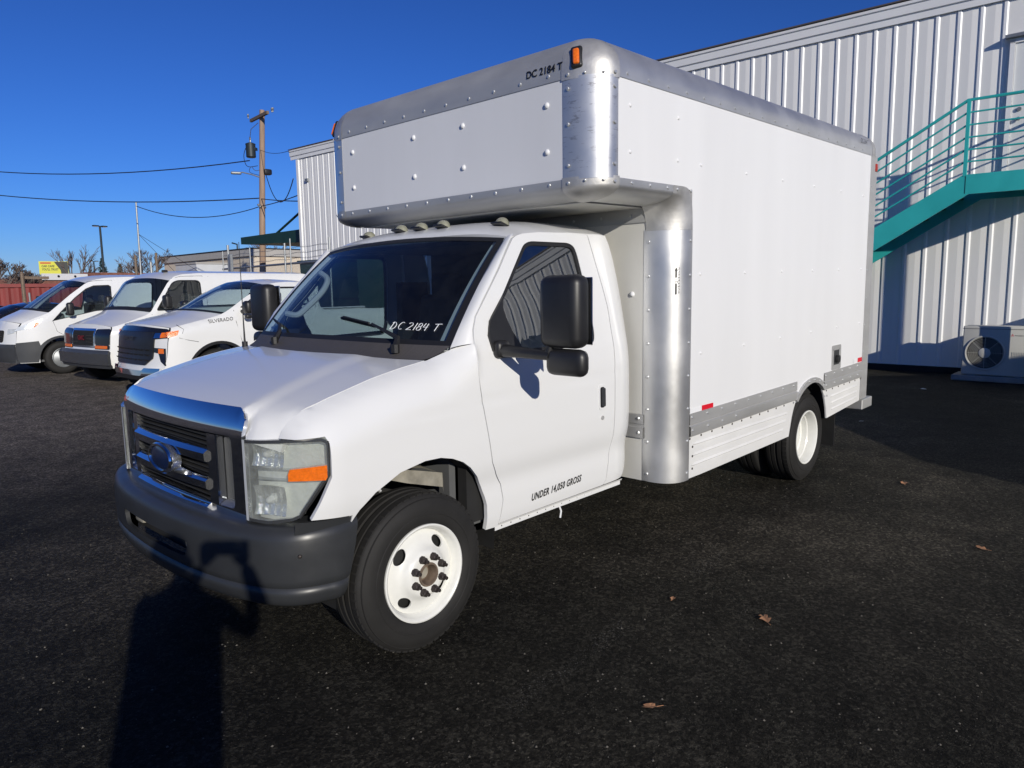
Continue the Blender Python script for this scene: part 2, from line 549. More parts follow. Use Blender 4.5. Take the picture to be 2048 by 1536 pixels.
    def prism(s, poly, fn0, fn1):
        # closed polygon extruded between two maps (convex or mildly concave polygons)
        n = len(poly)
        vs = [fn0(*p) for p in poly] + [fn1(*p) for p in poly]
        fs = [tuple(reversed(range(n))), tuple(range(n, 2 * n))]
        fs += [(i, (i + 1) % n, n + (i + 1) % n, n + i) for i in range(n)]
        return s.add(vs, fs)
    def sheet(s, outline, holes, fn, sp, out, flange=0.02, back=False):
        uv, tri = tri_sheet(outline, holes, sp)
        P = [Vector(fn(u, v)) for u, v in uv]
        nn = Vector((0, 0, 0))
        vn = [Vector((0, 0, 0)) for _ in P]
        for a, b, c in tri:
            f = (P[b] - P[a]).cross(P[c] - P[a])
            nn += f
            vn[a] += f; vn[b] += f; vn[c] += f
        sgn = 1 if nn.dot(Vector(out)) > 0 else -1
        vn = [(v * sgn).normalized() if v.length > 1e-12 else Vector(out) for v in vn]
        T = [t if sgn > 0 else (t[0], t[2], t[1]) for t in tri]
        vs = list(P)
        fs = list(T)
        if flange > 0:
            cnt = {}
            for t in T:
                for i in range(3):
                    e = (t[i], t[(i + 1) % 3])
                    cnt[e] = cnt.get(e, 0) + 1
            bd = [e for e in cnt if (e[1], e[0]) not in cnt]
            idx = {}
            for e in bd:
                for a in e:
                    if a not in idx:
                        idx[a] = len(vs)
                        vs.append(P[a] - vn[a] * flange)
            for a, b in bd:
                fs.append((b, a, idx[a], idx[b]))
        return s.add(vs, fs)

def resample(loop, sp):
    out = []
    n = len(loop)
    for i in range(n):
        a, b = loop[i], loop[(i + 1) % n]
        L = math.hypot(b[0] - a[0], b[1] - a[1])
        k = max(1, int(math.ceil(L / sp)))
        for j in range(k):
            t = j / k
            out.append((a[0] + (b[0] - a[0]) * t, a[1] + (b[1] - a[1]) * t))
    return out

def inpoly(px, py, loop):
    x = np.array([p[0] for p in loop]); y = np.array([p[1] for p in loop])
    x2 = np.roll(x, -1); y2 = np.roll(y, -1)
    c = np.zeros(len(px), bool)
    for i in range(len(x)):
        if y[i] == y2[i]:
            continue
        m = ((y[i] > py) != (y2[i] > py)) & (px < (x2[i] - x[i]) * (py - y[i]) / (y2[i] - y[i]) + x[i])
        c ^= m
    return c

def tri_sheet(outline, holes, sp):
    loops = [resample(outline, sp)] + [resample(h, sp) for h in holes]
    pts, edges = [], []
    for L in loops:
        o = len(pts)
        pts += L
        edges += [(o + i, o + (i + 1) % len(L)) for i in range(len(L))]
    A = np.array(pts)
    x0, y0 = A.min(0); x1, y1 = A.max(0)
    gx, gy = [], []
    j = 0
    yy = y0 + sp * 0.5
    while yy < y1:
        xs = np.arange(x0 + sp * (0.5 if j % 2 else 0.0), x1, sp)
        gx.append(xs); gy.append(np.full(len(xs), yy))
        yy += sp * 0.9
        j += 1
    gx = np.concatenate(gx) if gx else np.zeros(0)
    gy = np.concatenate(gy) if gy else np.zeros(0)
    def inside(px, py):
        m = inpoly(px, py, loops[0])
        for h in loops[1:]:
            m &= ~inpoly(px, py, h)
        return m
    if len(gx):
        k = inside(gx, gy)
        gx, gy = gx[k], gy[k]
        if len(gx):
            d = np.full(len(gx), 1e9)
            for i in range(0, len(A), 200):
                B = A[i:i + 200]
                d = np.minimum(d, np.sqrt(((gx[:, None] - B[None, :, 0]) ** 2 + (gy[:, None] - B[None, :, 1]) ** 2)).min(1))
            k = d > sp * 0.55
            pts += list(zip(gx[k], gy[k]))
    r = delaunay_2d_cdt([Vector((float(a), float(b))) for a, b in pts], edges, [], 0, 1e-7)
    V = [(v.x, v.y) for v in r[0]]
    F = [f for f in r[2] if len(f) == 3]
    C = np.array([[sum(V[i][0] for i in f) / 3, sum(V[i][1] for i in f) / 3] for f in F])
    k = inside(C[:, 0], C[:, 1])
    F = [f for f, kk in zip(F, k) if kk]
    G = []
    for f in F:
        a, b, c = (V[i] for i in f)
        ar = (b[0] - a[0]) * (c[1] - a[1]) - (b[1] - a[1]) * (c[0] - a[0])
        if abs(ar) < 1e-10:
            continue
        G.append(tuple(f) if ar > 0 else (f[0], f[2], f[1]))
    return V, G

def area2(poly):
    return sum(poly[i][0] * poly[(i + 1) % len(poly)][1] - poly[(i + 1) % len(poly)][0] * poly[i][1] for i in range(len(poly)))

def inset(poly, d):
    s = 1 if area2(poly) > 0 else -1
    n = len(poly)
    out = []
    for i in range(n):
        a, b, c = poly[i - 1], poly[i], poly[(i + 1) % n]
        u = Vector((b[0] - a[0], b[1] - a[1])).normalized()
        v = Vector((c[0] - b[0], c[1] - b[1])).normalized()
        n1 = Vector((-u.y, u.x)) * s
        n2 = Vector((-v.y, v.x)) * s
        m = (n1 + n2)
        k = d / max(0.4, (1 + n1.dot(n2)) / 2) / 2
        out.append((b[0] + m.x * k, b[1] + m.y * k))
    return out

def roundpoly(poly, r, n=4):
    # soften the corners of a polygon
    out = []
    N = len(poly)
    for i in range(N):
        a, b, c = Vector(poly[i - 1]), Vector(poly[i]), Vector(poly[(i + 1) % N])
        u, v = (a - b), (c - b)
        ra = min(r, u.length * 0.45); rc = min(r, v.length * 0.45)
        p, q = b + u.normalized() * ra, b + v.normalized() * rc
        for k in range(n + 1):
            t = k / n
            w_ = p * (1 - t) ** 2 + b * 2 * t * (1 - t) + q * t * t
            out.append((w_.x, w_.y))
    return out

def table(xs, ys, sig=0.0):
    xs = np.array(xs, float); ys = np.array(ys, float)
    o = np.argsort(xs); xs, ys = xs[o], ys[o]
    g = np.linspace(xs[0] - 0.3, xs[-1] + 0.3, 1600)
    # linear extrapolation
    y = np.interp(g, xs, ys)
    sl0 = (ys[1] - ys[0]) / (xs[1] - xs[0]); sl1 = (ys[-1] - ys[-2]) / (xs[-1] - xs[-2])
    y = np.where(g < xs[0], ys[0] + (g - xs[0]) * sl0, y)
    y = np.where(g > xs[-1], ys[-1] + (g - xs[-1]) * sl1, y)
    if sig > 0:
        st = g[1] - g[0]
        k = np.arange(-int(4 * sig / st), int(4 * sig / st) + 1) * st
        kk = np.exp(-0.5 * (k / sig) ** 2); kk /= kk.sum()
        pad = len(k) // 2
        yp = np.concatenate([y[0] + (y[1] - y[0]) * np.arange(-pad, 0), y, y[-1] + (y[-1] - y[-2]) * np.arange(1, pad + 1)])
        y = np.convolve(yp, kk, 'valid')
    return lambda x: float(np.interp(x, g, y))

def spline(pts, n=8):
    P = [Vector(p) for p in pts]
    out = []
    for i in range(len(P) - 1):
        p0, p1, p2, p3 = P[max(0, i - 1)], P[i], P[i + 1], P[min(len(P) - 1, i + 2)]
        for k in range(n):
            t = k / n
            out.append(0.5 * ((2 * p1) + (p2 - p0) * t + (2 * p0 - 5 * p1 + 4 * p2 - p3) * t * t + (3 * p1 - p0 - 3 * p2 + p3) * t ** 3))
    out.append(P[-1])
    return out

def text_mesh(s, size, shear=0.0, bold=0.0, spacing=1.0, align='LEFT'):
    cu = bpy.data.curves.new("lettering", 'FONT')
    cu.body = s
    cu.size = size
    cu.shear = shear
    cu.offset = bold
    cu.space_character = spacing
    cu.align_x = align
    cu.resolution_u = 3
    o = bpy.data.objects.new("lettering", cu)
    COL.objects.link(o)
    dg = bpy.context.evaluated_depsgraph_get()
    me = bpy.data.meshes.new_from_object(o.evaluated_get(dg))
    v = [tuple(p.co) for p in me.vertices]
    f = [tuple(p.vertices) for p in me.polygons]
    bpy.data.objects.remove(o)
    bpy.data.curves.remove(cu)
    bpy.data.meshes.remove(me)
    return v, f

def lettering(name, s, size, fn, mat, parent, shear=0.0, bold=0.0, spacing=1.0, align='LEFT', sx=1.0):
    v, f = text_mesh(s, size, shear, bold, spacing, align)
    return fin(name, [fn(p[0] * sx, p[1]) for p in v], f, mat, parent, smooth=False)
# ------------------------------------------------------------------ ground
g = MB()
N = 8
for i in range(N):
    for j in range(N):
        x0, x1 = -500 + 1000 * i / N, -500 + 1000 * (i + 1) / N
        y0, y1 = -700 + 1000 * j / N, -700 + 1000 * (j + 1) / N
        g.add([(x0, y0, 0), (x1, y0, 0), (x1, y1, 0), (x0, y1, 0)], [(0, 1, 2, 3)])
tag(g.build('ground', 'asphalt', smooth=False), kind='structure')

# ------------------------------------------------------------------ the box truck (x forward, y left, z up, origin under the front axle)
truck = empty('box_truck', (0, 0, 0), 'big white box truck with aluminium corner posts and overhang above its cab', 'truck')
KR = 0.019
def rk(x, y, z):                        # the load body rides slightly nose-down
    return (x, y, z - KR * (x + 2))

# ---- cab side surface
P_ = table([.38, .44, .50, .60, .67, .71, .745, .80, .90, 1.10, 1.20, 1.30, 1.38, 1.60, 1.90, 2.05],
           [.940, .957, .970, .975, .972, .977, .988, .998, 1.002, 1.001, .998, .986, .970, .930, .870, .838], 0.012)
ZH = table([-.36, -.286, -.148, .017, .168, .384, .502, .560, .584, .597], [1.40, 1.369, 1.318, 1.293, 1.263, 1.206, 1.169, 1.130, 1.099, 1.065], 0.008)
SH = table([-.40, -.36, -.29, -.15, 0.2, .6], [.035, .035, .107, .160, .160, .155], 0.01)
ARCH = [(.373, .697), (.338, .742), (.263, .801), (.131, .862), (-.008, .887), (-.10, .885), (-.174, .867), (-.24, .838), (-.288, .802),
        (-.34, .745), (-.376, .684), (-.40, .630), (-.414, .585), (-.418, .52), (-.415, .454)]
def yside(x, z):
    zc = 1.094 - 0.036 * x
    g_ = 0.0035 * math.exp(-((z - zc) / 0.007) ** 2) if x < 0.43 else 0.0
    if x > -0.36:
        b_ = P_(min(z, 1.15))
        t = min(0.985, max(0.0, (z - (ZH(x) - 0.2)) / 0.2))
        y = b_ - SH(x) * (1 - math.sqrt(1 - t * t))
        y -= 0.045 * max(0.0, min(1.2, (x - .40) / .2)) ** 2
    else:
        y = P_(z)
        if x < -1.50:
            y -= 0.055 * ((-1.50 - x) / 0.19) ** 2
    return y - g_

FENDER = [(.55, .744), (.468, .909), (.466, 1.045), (.478, 1.073), (.53, 1.070), (.597, 1.065), (.584, 1.099), (.56, 1.13), (.502, 1.169), (.384, 1.206),
          (.168, 1.263), (.017, 1.293), (-.148, 1.318), (-.286, 1.369), (-.351, 1.386), (-.350, 1.238), (-.370, 1.105), (-.403, .949), (-.433, .798),
          (-.469, .730), (-.510, .670), (-.526, .584), (-.506, .482), (-.498, .450)] + ARCH[::-1] + [(.37, .727)]
DFRONT = [(-.741, 1.897), (-.675, 1.822), (-.607, 1.74), (-.457, 1.58), (-.394, 1.512), (-.366, 1.45), (-.358, 1.384), (-.356, 1.238), (-.376, 1.105),
          (-.409, .949), (-.439, .798), (-.475, .73), (-.516, .67), (-.532, .584), (-.512, .482), (-.505, .466)]
DREAR = [(-1.39, .478), (-1.412, .510), (-1.451, .762), (-1.457, .95), (-1.459, 1.153), (-1.466, 1.291), (-1.462, 1.524), (-1.440, 1.65), (-1.416, 1.756), (-1.377, 1.935), (-1.36, 1.941)]
DTOP = [(-1.15, 1.944), (-.95, 1.938), (-.82, 1.925), (-.77, 1.912)]
WIN = [(-.815, 1.87), (-.60, 1.615), (-.475, 1.49), (-.452, 1.42), (-.468, 1.345), (-.51, 1.308), (-.62, 1.308), (-1.26, 1.325), (-1.295, 1.342), (-1.305, 1.40),
       (-1.285, 1.62), (-1.255, 1.83), (-1.238, 1.872), (-1.19, 1.89), (-.87, 1.888)]
WIN = roundpoly(WIN, .03, 3)
WINI = inset(WIN, 0.022)
QUARTER = [(-1.384, 1.941), (-1.423, 1.756), (-1.447, 1.65), (-1.469, 1.524), (-1.473, 1.291), (-1.466, 1.153), (-1.464, .95), (-1.458, .762), (-1.419, .510), (-1.40, .478),
           (-1.595, .484), (-1.648, .53), (-1.659, .565), (-1.664, .72), (-1.668, .76), (-1.679, .851), (-1.680, 1.0), (-1.681, 1.165), (-1.687, 1.385), (-1.680, 1.50),
           (-1.669, 1.605), (-1.655, 1.70), (-1.629, 1.802), (-1.595, 1.89), (-1.56, 1.945)]
SAIL = [(-.59, 1.605), (-.475, 1.49), (-.452, 1.42), (-.468, 1.345), (-.51, 1.308), (-.672, 1.308), (-.672, 1.345), (-.655, 1.38), (-.62, 1.43), (-.590, 1.50), (-.578, 1.55)]

def sided(sg, off=0.0):
    return lambda x, z: (x, sg * (yside(x, z) + off), z)

mirrored = {}
for sg in (1, -1):
    out = (0, sg, 0)
    f = MB().sheet(FENDER, [], sided(sg), 0.026, out, 0.022).build('fender', 'white', truck, ang=40)
    d = MB().sheet(DFRONT + DREAR + DTOP, [WIN], sided(sg), 0.028, out, 0.022).build('door', 'white', truck, ang=40)
    MB().sheet(WIN, [WINI], sided(sg, -0.003), 0.03, out, 0.015).build('window_seal', 'rubber', d)
    MB().sheet(WINI, [], sided(sg, -0.010), 0.05, out, 0).build('window_glass', 'doorglass', d)
    MB().sheet(SAIL, [], sided(sg, 0.012), 0.03, out, 0.03).build('mirror_sail', 'black', d)
    # door handle: recessed dark cup with a paddle, lock below
    hc = [(-1.298, 1.088), (-1.365, 1.085), (-1.368, .940), (-1.300, .944)]
    MB().sheet(roundpoly(hc, .02), [roundpoly(inset(hc, .012), .015)], sided(sg, 0.004), .03, out, .012).build('handle_surround', 'white', d)
    MB().sheet(roundpoly(inset(hc, .012), .015), [], sided(sg, 0.001), .03, out, 0.0).build('handle_recess', 'black', d)
    hp = [(-1.318, 1.070), (-1.352, 1.068), (-1.354, .960), (-1.320, .962)]
    MB().sheet(roundpoly(hp, .01), [], sided(sg, 0.012), .03, out, .012).build('door_handle', 'bumper', d)
    MB().lathe([(0.0, .006), (.012, .006), (.013, .0)], (-1.335, sg * (yside(-1.335, .90)), .895), 'y', 12).build('door_lock', 'rail', d)
    q = MB().sheet(QUARTER, [], sided(sg), 0.03, out, 0.022).build('cab_corner_panel', 'white', truck, ang=40)
    # rocker sill with pinch flange and bolts
    s = MB()
    rows = []
    for x in np.linspace(-.50, -1.60, 12):
        z = .462 + .012 * (-.5 - x) / 1.1
        y = P_(z)
        rows.append([(x, sg * (y - .006), z), (x, sg * (y - .012), z - .012), (x, sg * (y - .022), z - .014), (x, sg * (y - .022), z - .040), (x, sg * (y - .06), z - .042)])
    s.rows(rows, flip=(sg > 0))
    sill = s.build('rocker_sill', 'white', truck)
    s = MB()
    for x in np.linspace(-.55, -1.45, 14):
        s.dome((x, sg * (P_(.455) - .022), .437 + .012 * (-.5 - x) / 1.1), (0, sg, 0), .005, .004, 6)
    s.build('sill_bolts', 'nut', sill)["kind"] = "stuff"
    # A pillar: ruled strip between the windshield edge and the door edge
    def ws_edge(v): return WS(sg, v)
    rows = []
    # (filled after WS is defined)
    mirrored[sg] = (d, f)

# ---- windshield
def WS(u, v, off=0.0):
    a = abs(u)
    B = Vector((-.165 - .098 * a ** 2.8, .918 * u, 1.372 - .003 * u * u))
    T = Vector((-.702 - .046 * a ** 2.8, .820 * u, 1.938 - .037 * u * u))
    p = B.lerp(T, v)
    k = 4 * v * (1 - v)
    n = Vector((.70, .22 * u, .66))
    return tuple(p + n * (0.032 * k * (1 - .35 * u * u) + off))

wsr = [[WS(u, v) for u in np.linspace(-.985, .985, 25)] for v in np.linspace(0.0, 1, 13)]
ws = rows_fin('windshield', wsr, 'wsglass', truck)
# black ceramic border around the glass
b = MB()
for u0, u1 in ((-.985, -.945), (.945, .985)):
    b.rows([[WS(u, v, .0025) for u in np.linspace(u0, u1, 3)] for v in np.linspace(0, 1, 14)])
b.rows([[WS(u, v, .0025) for u in np.linspace(-.945, .945, 25)] for v in np.linspace(0.955, 1, 3)])
b.rows([[WS(u, v, .0025) for u in np.linspace(-.945, .945, 25)] for v in np.linspace(0.0, .05, 3)])
b.build('windshield_border', 'rubber', ws)
# stock number hand written on the glass
def stroke(b_, pts, u0, v0, su, sv):
    b_.tube([WS(u0 + p[0] * su, v0 + p[1] * sv, .004) for p in pts], .0019, 5)
def arc(cx, cy, rx, ry, a0, a1, n=10):
    return [(cx + rx * math.cos(R(a0 + (a1 - a0) * k / n)), cy + ry * math.sin(R(a0 + (a1 - a0) * k / n))) for k in range(n + 1)]
GL = [[[(0.0, 0), (0.12, .98)], [(-.06, .86)] + arc(.12, .48, .52, .50, 88, -82)[0:] + [(-.05, .0)]],
      [arc(1.45, .52, .38, .48, 60, 300)],
      [arc(2.62, .72, .30, .26, 150, -20, 8) + [(2.35, .05), (2.28, .02), (2.95, .06)]],
      [[(3.32, .0), (3.42, .98)]],
      [arc(3.95, .72, .22, .24, 20, 360 + 20, 12), arc(3.92, .25, .27, .25, 80, 440, 12)],
      [[(4.55, .98), (4.42, .45), (4.95, .48)], [(4.90, .95), (4.82, .0)]],
      [[(5.75, .92), (6.55, .98)], [(6.15, .95), (6.05, .0)]]]
for G in GL:
    b = MB()
    for st in G:
        stroke(b, [(p[0] + .1 * p[1], p[1]) for p in st], .53, .120, .0530, .058)
    b.build('marker_letter', 'chalk', ws)

# ---- A pillars, roof, gutters
for sg in (1, -1):
    De = [Vector((x, yside(x, z) - .004, z)) for x, z in [(-.352, 1.386), (-.360, 1.45), (-.388, 1.512), (-.451, 1.583), (-.525, 1.662), (-.600, 1.745), (-.668, 1.827), (-.735, 1.905), (-.752, 1.922)]]
    rows = []
    for i, dv in enumerate(De):
        v = max(0.0, min(1.0, (dv.z - 1.386) / (1.922 - 1.386)))
        a = Vector(WS(.987, v))
        rows.append([])
        for k in range(6):
            t = k / 5
            p = a.lerp(dv, t)
            p += Vector((.35, .75, .35)) * 0.012 * math.sin(math.pi * t) ** .8
            rows[-1].append((p.x, sg * p.y, p.z))
        p = dv + Vector((-.01, -.02, 0))
        rows[-1].append((p.x, sg * p.y, p.z))
        p = a + Vector((-.02, -.02, -.02))
        rows[-1].insert(0, (p.x, sg * p.y, p.z))
    rows_fin('a_pillar', rows, 'white', truck, flip=(sg < 0), ang=50)

ZR = table([-1.62, -1.5, -1.2, -1.0, -.92, -.86, -.80, -.75, -.71, -.68], [2.030, 2.045, 2.045, 2.028, 2.014, 2.000, 1.982, 1.961, 1.938, 1.918], 0.012)
def zroof(x, y):
    return ZR(x) - (.098 if x < -.9 else .050 + .048 * max(0, (-.70 - x) / .20)) * (abs(y) / .86) ** 4
RO = [(-.706 - .046 * abs(u) ** 2.8, .820 * u) for u in np.linspace(-1, 1, 21)]
ROOF = RO + [(-.80, .842), (-.87, .850), (-.97, .855), (-1.15, .858), (-1.40, .857), (-1.56, .845), (-1.61, .79), (-1.64, .6), (-1.645, 0), (-1.64, -.6), (-1.61, -.79),
             (-1.56, -.845), (-1.40, -.857), (-1.15, -.858), (-.97, -.855), (-.87, -.850), (-.80, -.842)]
roof = MB().sheet(ROOF, [], lambda x, y: (x, y, zroof(x, y)), .045, (0, 0, 1), .03).build('cab_roof', 'white', truck, ang=50)
for yy, xx in ((0, -.863), (.197, -.866), (-.197, -.866), (.617, -.925), (-.617, -.925)):
    z0 = zroof(xx, yy) - .006
    lb = MB().rbox((0, 0, .004), (.105, .082, .012), .004, 2).build('clearance_lamp', 'black', truck, loc=(xx, yy, z0), rot=(0, R(-18), 0))
    rows = []
    for i in range(8):
        t = i / 7 * math.pi / 2
        hz = .046 * math.sin(t)
        k = math.cos(t)
        rows.append([(.045 * k * math.cos(a) - .012 * (1 - k), .035 * k * math.sin(a), .008 + hz) for a in np.linspace(0, 2 * math.pi, 18, endpoint=False)])
    rows_fin('lens', rows, 'smoke', lb, close=True, flip=False)

# cab back wall, floor and inner shell
b = MB()
b.box((-1.655, 0, 1.2), (.03, 1.60, 1.40))
b.build('cab_back_panel', 'white', truck)
b = MB()
b.box((-.95, 0, .50), (1.40, 1.80, .05)); b.box((-.30, 0, .85), (.04, 1.70, .80)); b.box((-1.63, 0, 1.25), (.02, 1.6, 1.3))
b.box((-1.24, 0, 1.905), (.76, 1.5, .02))
b.build('cab_inner_shell', 'interior', truck)
b = MB()
prof = [(-.27, 1.15), (-.22, 1.345), (-.30, 1.352), (-.45, 1.335), (-.55, 1.27), (-.58, 1.10), (-.52, .95), (-.34, .92)]
b.prism(prof, lambda x, z: (x, -.84, z), lambda x, z: (x, .84, z))
b.build('dashboard', 'interior', truck, smooth=False)
for yy in (.45, -.45):
    b = MB()
    b.rbox((-1.15, yy, .86), (.52, .54, .16), .05, 3)
    b.rbox((-1.43, yy, 1.25), (.14, .52, .72), .05, 3, rot=Matrix.Rotation(R(-8), 3, 'Y').to_euler())
    b.rbox((-1.46, yy, 1.67), (.09, .28, .18), .04, 3)
    b.build('seat', 'seat', truck)
b = MB()
ring = [Vector((-.70, .45, 1.22)) + Matrix.Rotation(R(-28), 3, 'Y') @ Vector((0, .20 * math.cos(t), .20 * math.sin(t))) for t in np.linspace(0, 2 * math.pi, 25)]
b.tube(ring, .016, 7, cap=False)
b.tube([(-.70, .25, 1.22), (-.66, .45, 1.20), (-.70, .65, 1.22)], .018, 6)
b.tube([(-.66, .45, 1.20), (-.50, .45, 1.05)], .03, 7)
b.build('steering_wheel', 'black', truck)
# passenger pillar trim and grab handle seen through the glass
for sg in (1, -1):
    rows_fin('pillar_trim', [[WS(sg * u, v, -.03) for u in np.linspace(.885, .985, 4)] for v in np.linspace(0.0, 1, 10)], 'trimlight', truck)
hv = spline([WS(-.86, .27, -.03), WS(-.80, .30, -.075), WS(-.78, .38, -.09), WS(-.76, .55, -.10), WS(-.765, .66, -.09), WS(-.80, .72, -.07), WS(-.86, .74, -.03)], 5)
MB().tube(hv, .019, 8).build('grab_handle', 'trimlight', truck)
# ---- cowl and wipers
rows = []
for t in np.linspace(0, 1, 7):
    row = []
    for u in np.linspace(-1, 1, 31):
        A_ = Vector((.005 - .153 * u * u, .84 * u, 1.326 - .008 * u * u))
        B_ = Vector(WS(u * .985, .012, .004))
        p = A_.lerp(B_, t)
        p.z -= .010 * math.sin(math.pi * t)
        row.append(tuple(p))
    rows.append(row)
cow = rows_fin('cowl_panel', rows, 'cowl', truck)
for (u0, v0, u1, v1, uu, vv) in ((.70, -.01, .05, .185, .40, .13), (-.50, -.01, -.82, .15, -.63, .10)):
    b = MB()
    p0 = Vector(WS(u0, 0, .02)) + Vector((.05, 0, -.02))
    arm = [p0, Vector(WS(u0 * .9 + uu * .1, .02, .045)), Vector(WS(uu, vv, .03))]
    b.tube(arm, [.020, .014, .007], 6)
    b.tube([p0 + Vector((0, 0, -.02)), p0 + Vector((0, 0, .02))], .022, 8)
    wp = b.build('wiper', 'black', truck)
    b = MB()
    bl = [WS(u1 + (uu * 2 - u1 - u1) * t * .5 * 2 if False else u1 + (2 * uu - 2 * u1) * t * .52, v1 + (2 * vv - 2 * v1) * t * .52, .012) for t in np.linspace(0, 1, 9)]
    b.tube(bl, .008, 5)
    b.tube([Vector(p) + Vector((.012, 0, .012)) for p in bl[1:-1]], .007, 5)
    b.build('blade', 'rubber', wp)

# ---- hood
ZC = table([-.25, -.02, .15, .384, .52, .60, .66], [1.352, 1.330, 1.300, 1.243, 1.205, 1.176, 1.150], 0.02)
def yedge(x):
    x = min(x, .597)
    return yside(x, ZH(x) - .001)
XFR = table([.55, .62, .645, .668, .69, .74, .785, .82], [.628, .627, .640, .655, .660, .645, .622, .590], .006)
def zhood(x, y):
    a = abs(y)
    y0 = .50 + .13 * max(0, min(1, x / .6))
    ye = max(yedge(x), y0 + .05)
    t = (a - y0) / (ye - y0)
    zc = ZC(x) + .008 * (1 - (a / .6) ** 2)
    if t <= 0:
        return zc - .012 * max(0.0, 1 + t * 6) ** 2 * (1 if t > -.166 else 0) * .3
    s_ = .30 * min(1.0, t / .22) + .70 * max(0.0, (t - .22) / .78) ** 1.25
    xf = XFR(a)
    k = max(0.0, (x - (xf - .075)) / .075) if a > .60 else 0.0
    roll = .082 * k ** 2.2 * min(1.0, (a - .60) / .05) if k > 0 else 0.0
    return zc - .0036 - (zc - .0036 - ZH(min(x, .585))) * s_ - roll
HE = [(.590, None), (.575, None), (.545, None), (.50, None), (.44, None), (.384, None), (.28, None), (.168, None), (.09, None), (.017, None), (-.07, None), (-.140, None)]
HEL = [(x, yedge(x) - .009) for x, _ in HE]
FRONT = [(.658, .0), (.655, .2), (.645, .4), (.628, .58), (.627, .62), (.640, .645), (.655, .668), (.660, .690), (.645, .74), (.622, .785)]
REAR = [(.012 - .153 * u * u, .84 * u) for u in (.97, .8, .6, .4, .2, 0)]
half = FRONT[1:] + HEL + REAR[:-1]
HOOD = [FRONT[0]] + half + [REAR[-1]] + [(x, -y) for x, y in half[::-1]]
MB().sheet(HOOD, [], lambda x, y: (x, y, zhood(x, y)), .028, (0, 0, 1), .028).build('hood', 'white', truck, ang=45)
b = MB()       # dark gap filler behind the shut lines and in the engine bay
b.box((.22, 0, 1.00), (.66, 1.30, .30)); b.box((-.42, .90, .95), (.2, .06, .9)); b.box((-.42, -.90, .95), (.2, .06, .9))
b.box((-1.43, .80, 1.1), (.25, .06, 1.2)); b.box((-1.43, -.80, 1.1), (.25, .06, 1.2)); b.box((.38, 0, .84), (.40, 1.15, .40))
b.build('engine_bay_core', 'dark', truck, smooth=False)["kind"] = "stuff"

# ---- grille
def XG(y, z):
    return .664 + .044 * (1 - (y / .66) ** 2) - (.42 * max(0, z - 1.088) if z > 1.088 else 0) - .35 * max(0, z - 1.150)
GO = [(-.595, 1.172), (.595, 1.172), (.632, 1.155), (.658, 1.125), (.664, 1.100), (.657, 1.075), (.652, 1.05), (.650, .705), (-.650, .705), (-.652, 1.05), (-.657, 1.075),
      (-.664, 1.100), (-.658, 1.125), (-.632, 1.155)]
GI = roundpoly([(-.578, 1.052), (-.578, .742), (.578, .742), (.578, 1.052)], .03)
grille = MB().sheet(GO, [GI], lambda y, z: (XG(y, z), y, z), .03, (1, 0, 0), .018).build('grille_surround', 'chrome', truck, ang=40)
for sg in (1, -1):
    b = MB()
    b.sheet([(sg * .395, .745), (sg * .462, .745), (sg * .462, 1.049), (sg * .395, 1.049)], [], lambda y, z: (XG(y, z) + .004, y, z), .06, (1, 0, 0), .07)
    b.build('grille_side_plate', 'chrome', grille, ang=40)
    b = MB()
    b.sheet([(sg * .464, .76), (sg * .572, .76), (sg * .572, 1.035), (sg * .464, 1.035)], [], lambda y, z: (XG(y, z) - .035, y, z), .06, (1, 0, 0), .02)
    b.sheet([(sg * .464, .744), (sg * .572, .744), (sg * .572, .762), (sg * .464, .762)], [], lambda y, z: (XG(y, z) - .03 + .03 * (.762 - z) / .018, y, z), .06, (1, 0, 0), .02)
    b.build('grille_recess', 'satin', grille)
for zb in (.958, .835, .722):
    rows = []
    for y in np.linspace(-.395, .395, 15):
        x = XG(y, .9) + .022
        rows.append([(x - .06, y, zb + .030), (x - .042, y, zb + .029), (x - .008, y, zb + .010), (x, y, zb + .003), (x - .002, y, zb - .030), (x - .012, y, zb - .036), (x - .06, y, zb - .036)])
    gb = MB().rows(rows, flip=True)
    for e_ in (0, -1):
        gb.add(rows[e_], [tuple(range(7))])
    gb.build('grille_bar', 'chrome', grille, ang=28)
b = MB()
b.box((.60, 0, .89), (.02, 1.10, .32))
for z0, n in ((1.022, 3), (.898, 3), (.776, 3)):
    for k in range(n):
        for sy in (-1, 1):
            b.box((.655, sy * .2, z0 - .020 * k + .012), (.06, .40, .006))
b.build('grille_insert', 'dark', grille, smooth=False)
b = MB()
for z0 in (1.028, 1.008, .905, .885, .783, .763):
    for y in np.arange(-.36, .37, .06):
        b.dome((.672, y, z0), (1, 0, 0), .004, .006, 5)
b.build('grille_studs', 'bumper', grille)["kind"] = "stuff"
def oval(rx, rz, x0, bulge, n=28, m=6):
    rows = []
    for i in range(m + 1):
        k = i / m
        rows.append([(x0 + bulge * (1 - k * k), rx * k * math.cos(t) if k else .0001 * math.cos(t), .890 + (rz * k if k else .0001) * math.sin(t)) for t in np.linspace(0, 2 * math.pi, n, endpoint=False)])
    return rows
em = rows_fin('emblem', oval(.112, .056, .748, .010), 'emblem', grille, close=True)
ringp = [(.746, .118 * math.cos(t), .890 + .062 * math.sin(t)) for t in np.linspace(0, 2 * math.pi, 37)]
MB().tube(ringp, .010, 6, cap=False).build('emblem_ring', 'chrome', em)
rows = [[(x, .126 * k * math.cos(t), .890 + .070 * k * math.sin(t)) for t in np.linspace(0, 2 * math.pi, 28, endpoint=False)] for x, k in ((.742, .98), (.735, 1.0), (.70, 1.0))]
rows_fin('emblem_base', rows, 'satin', em, close=True)

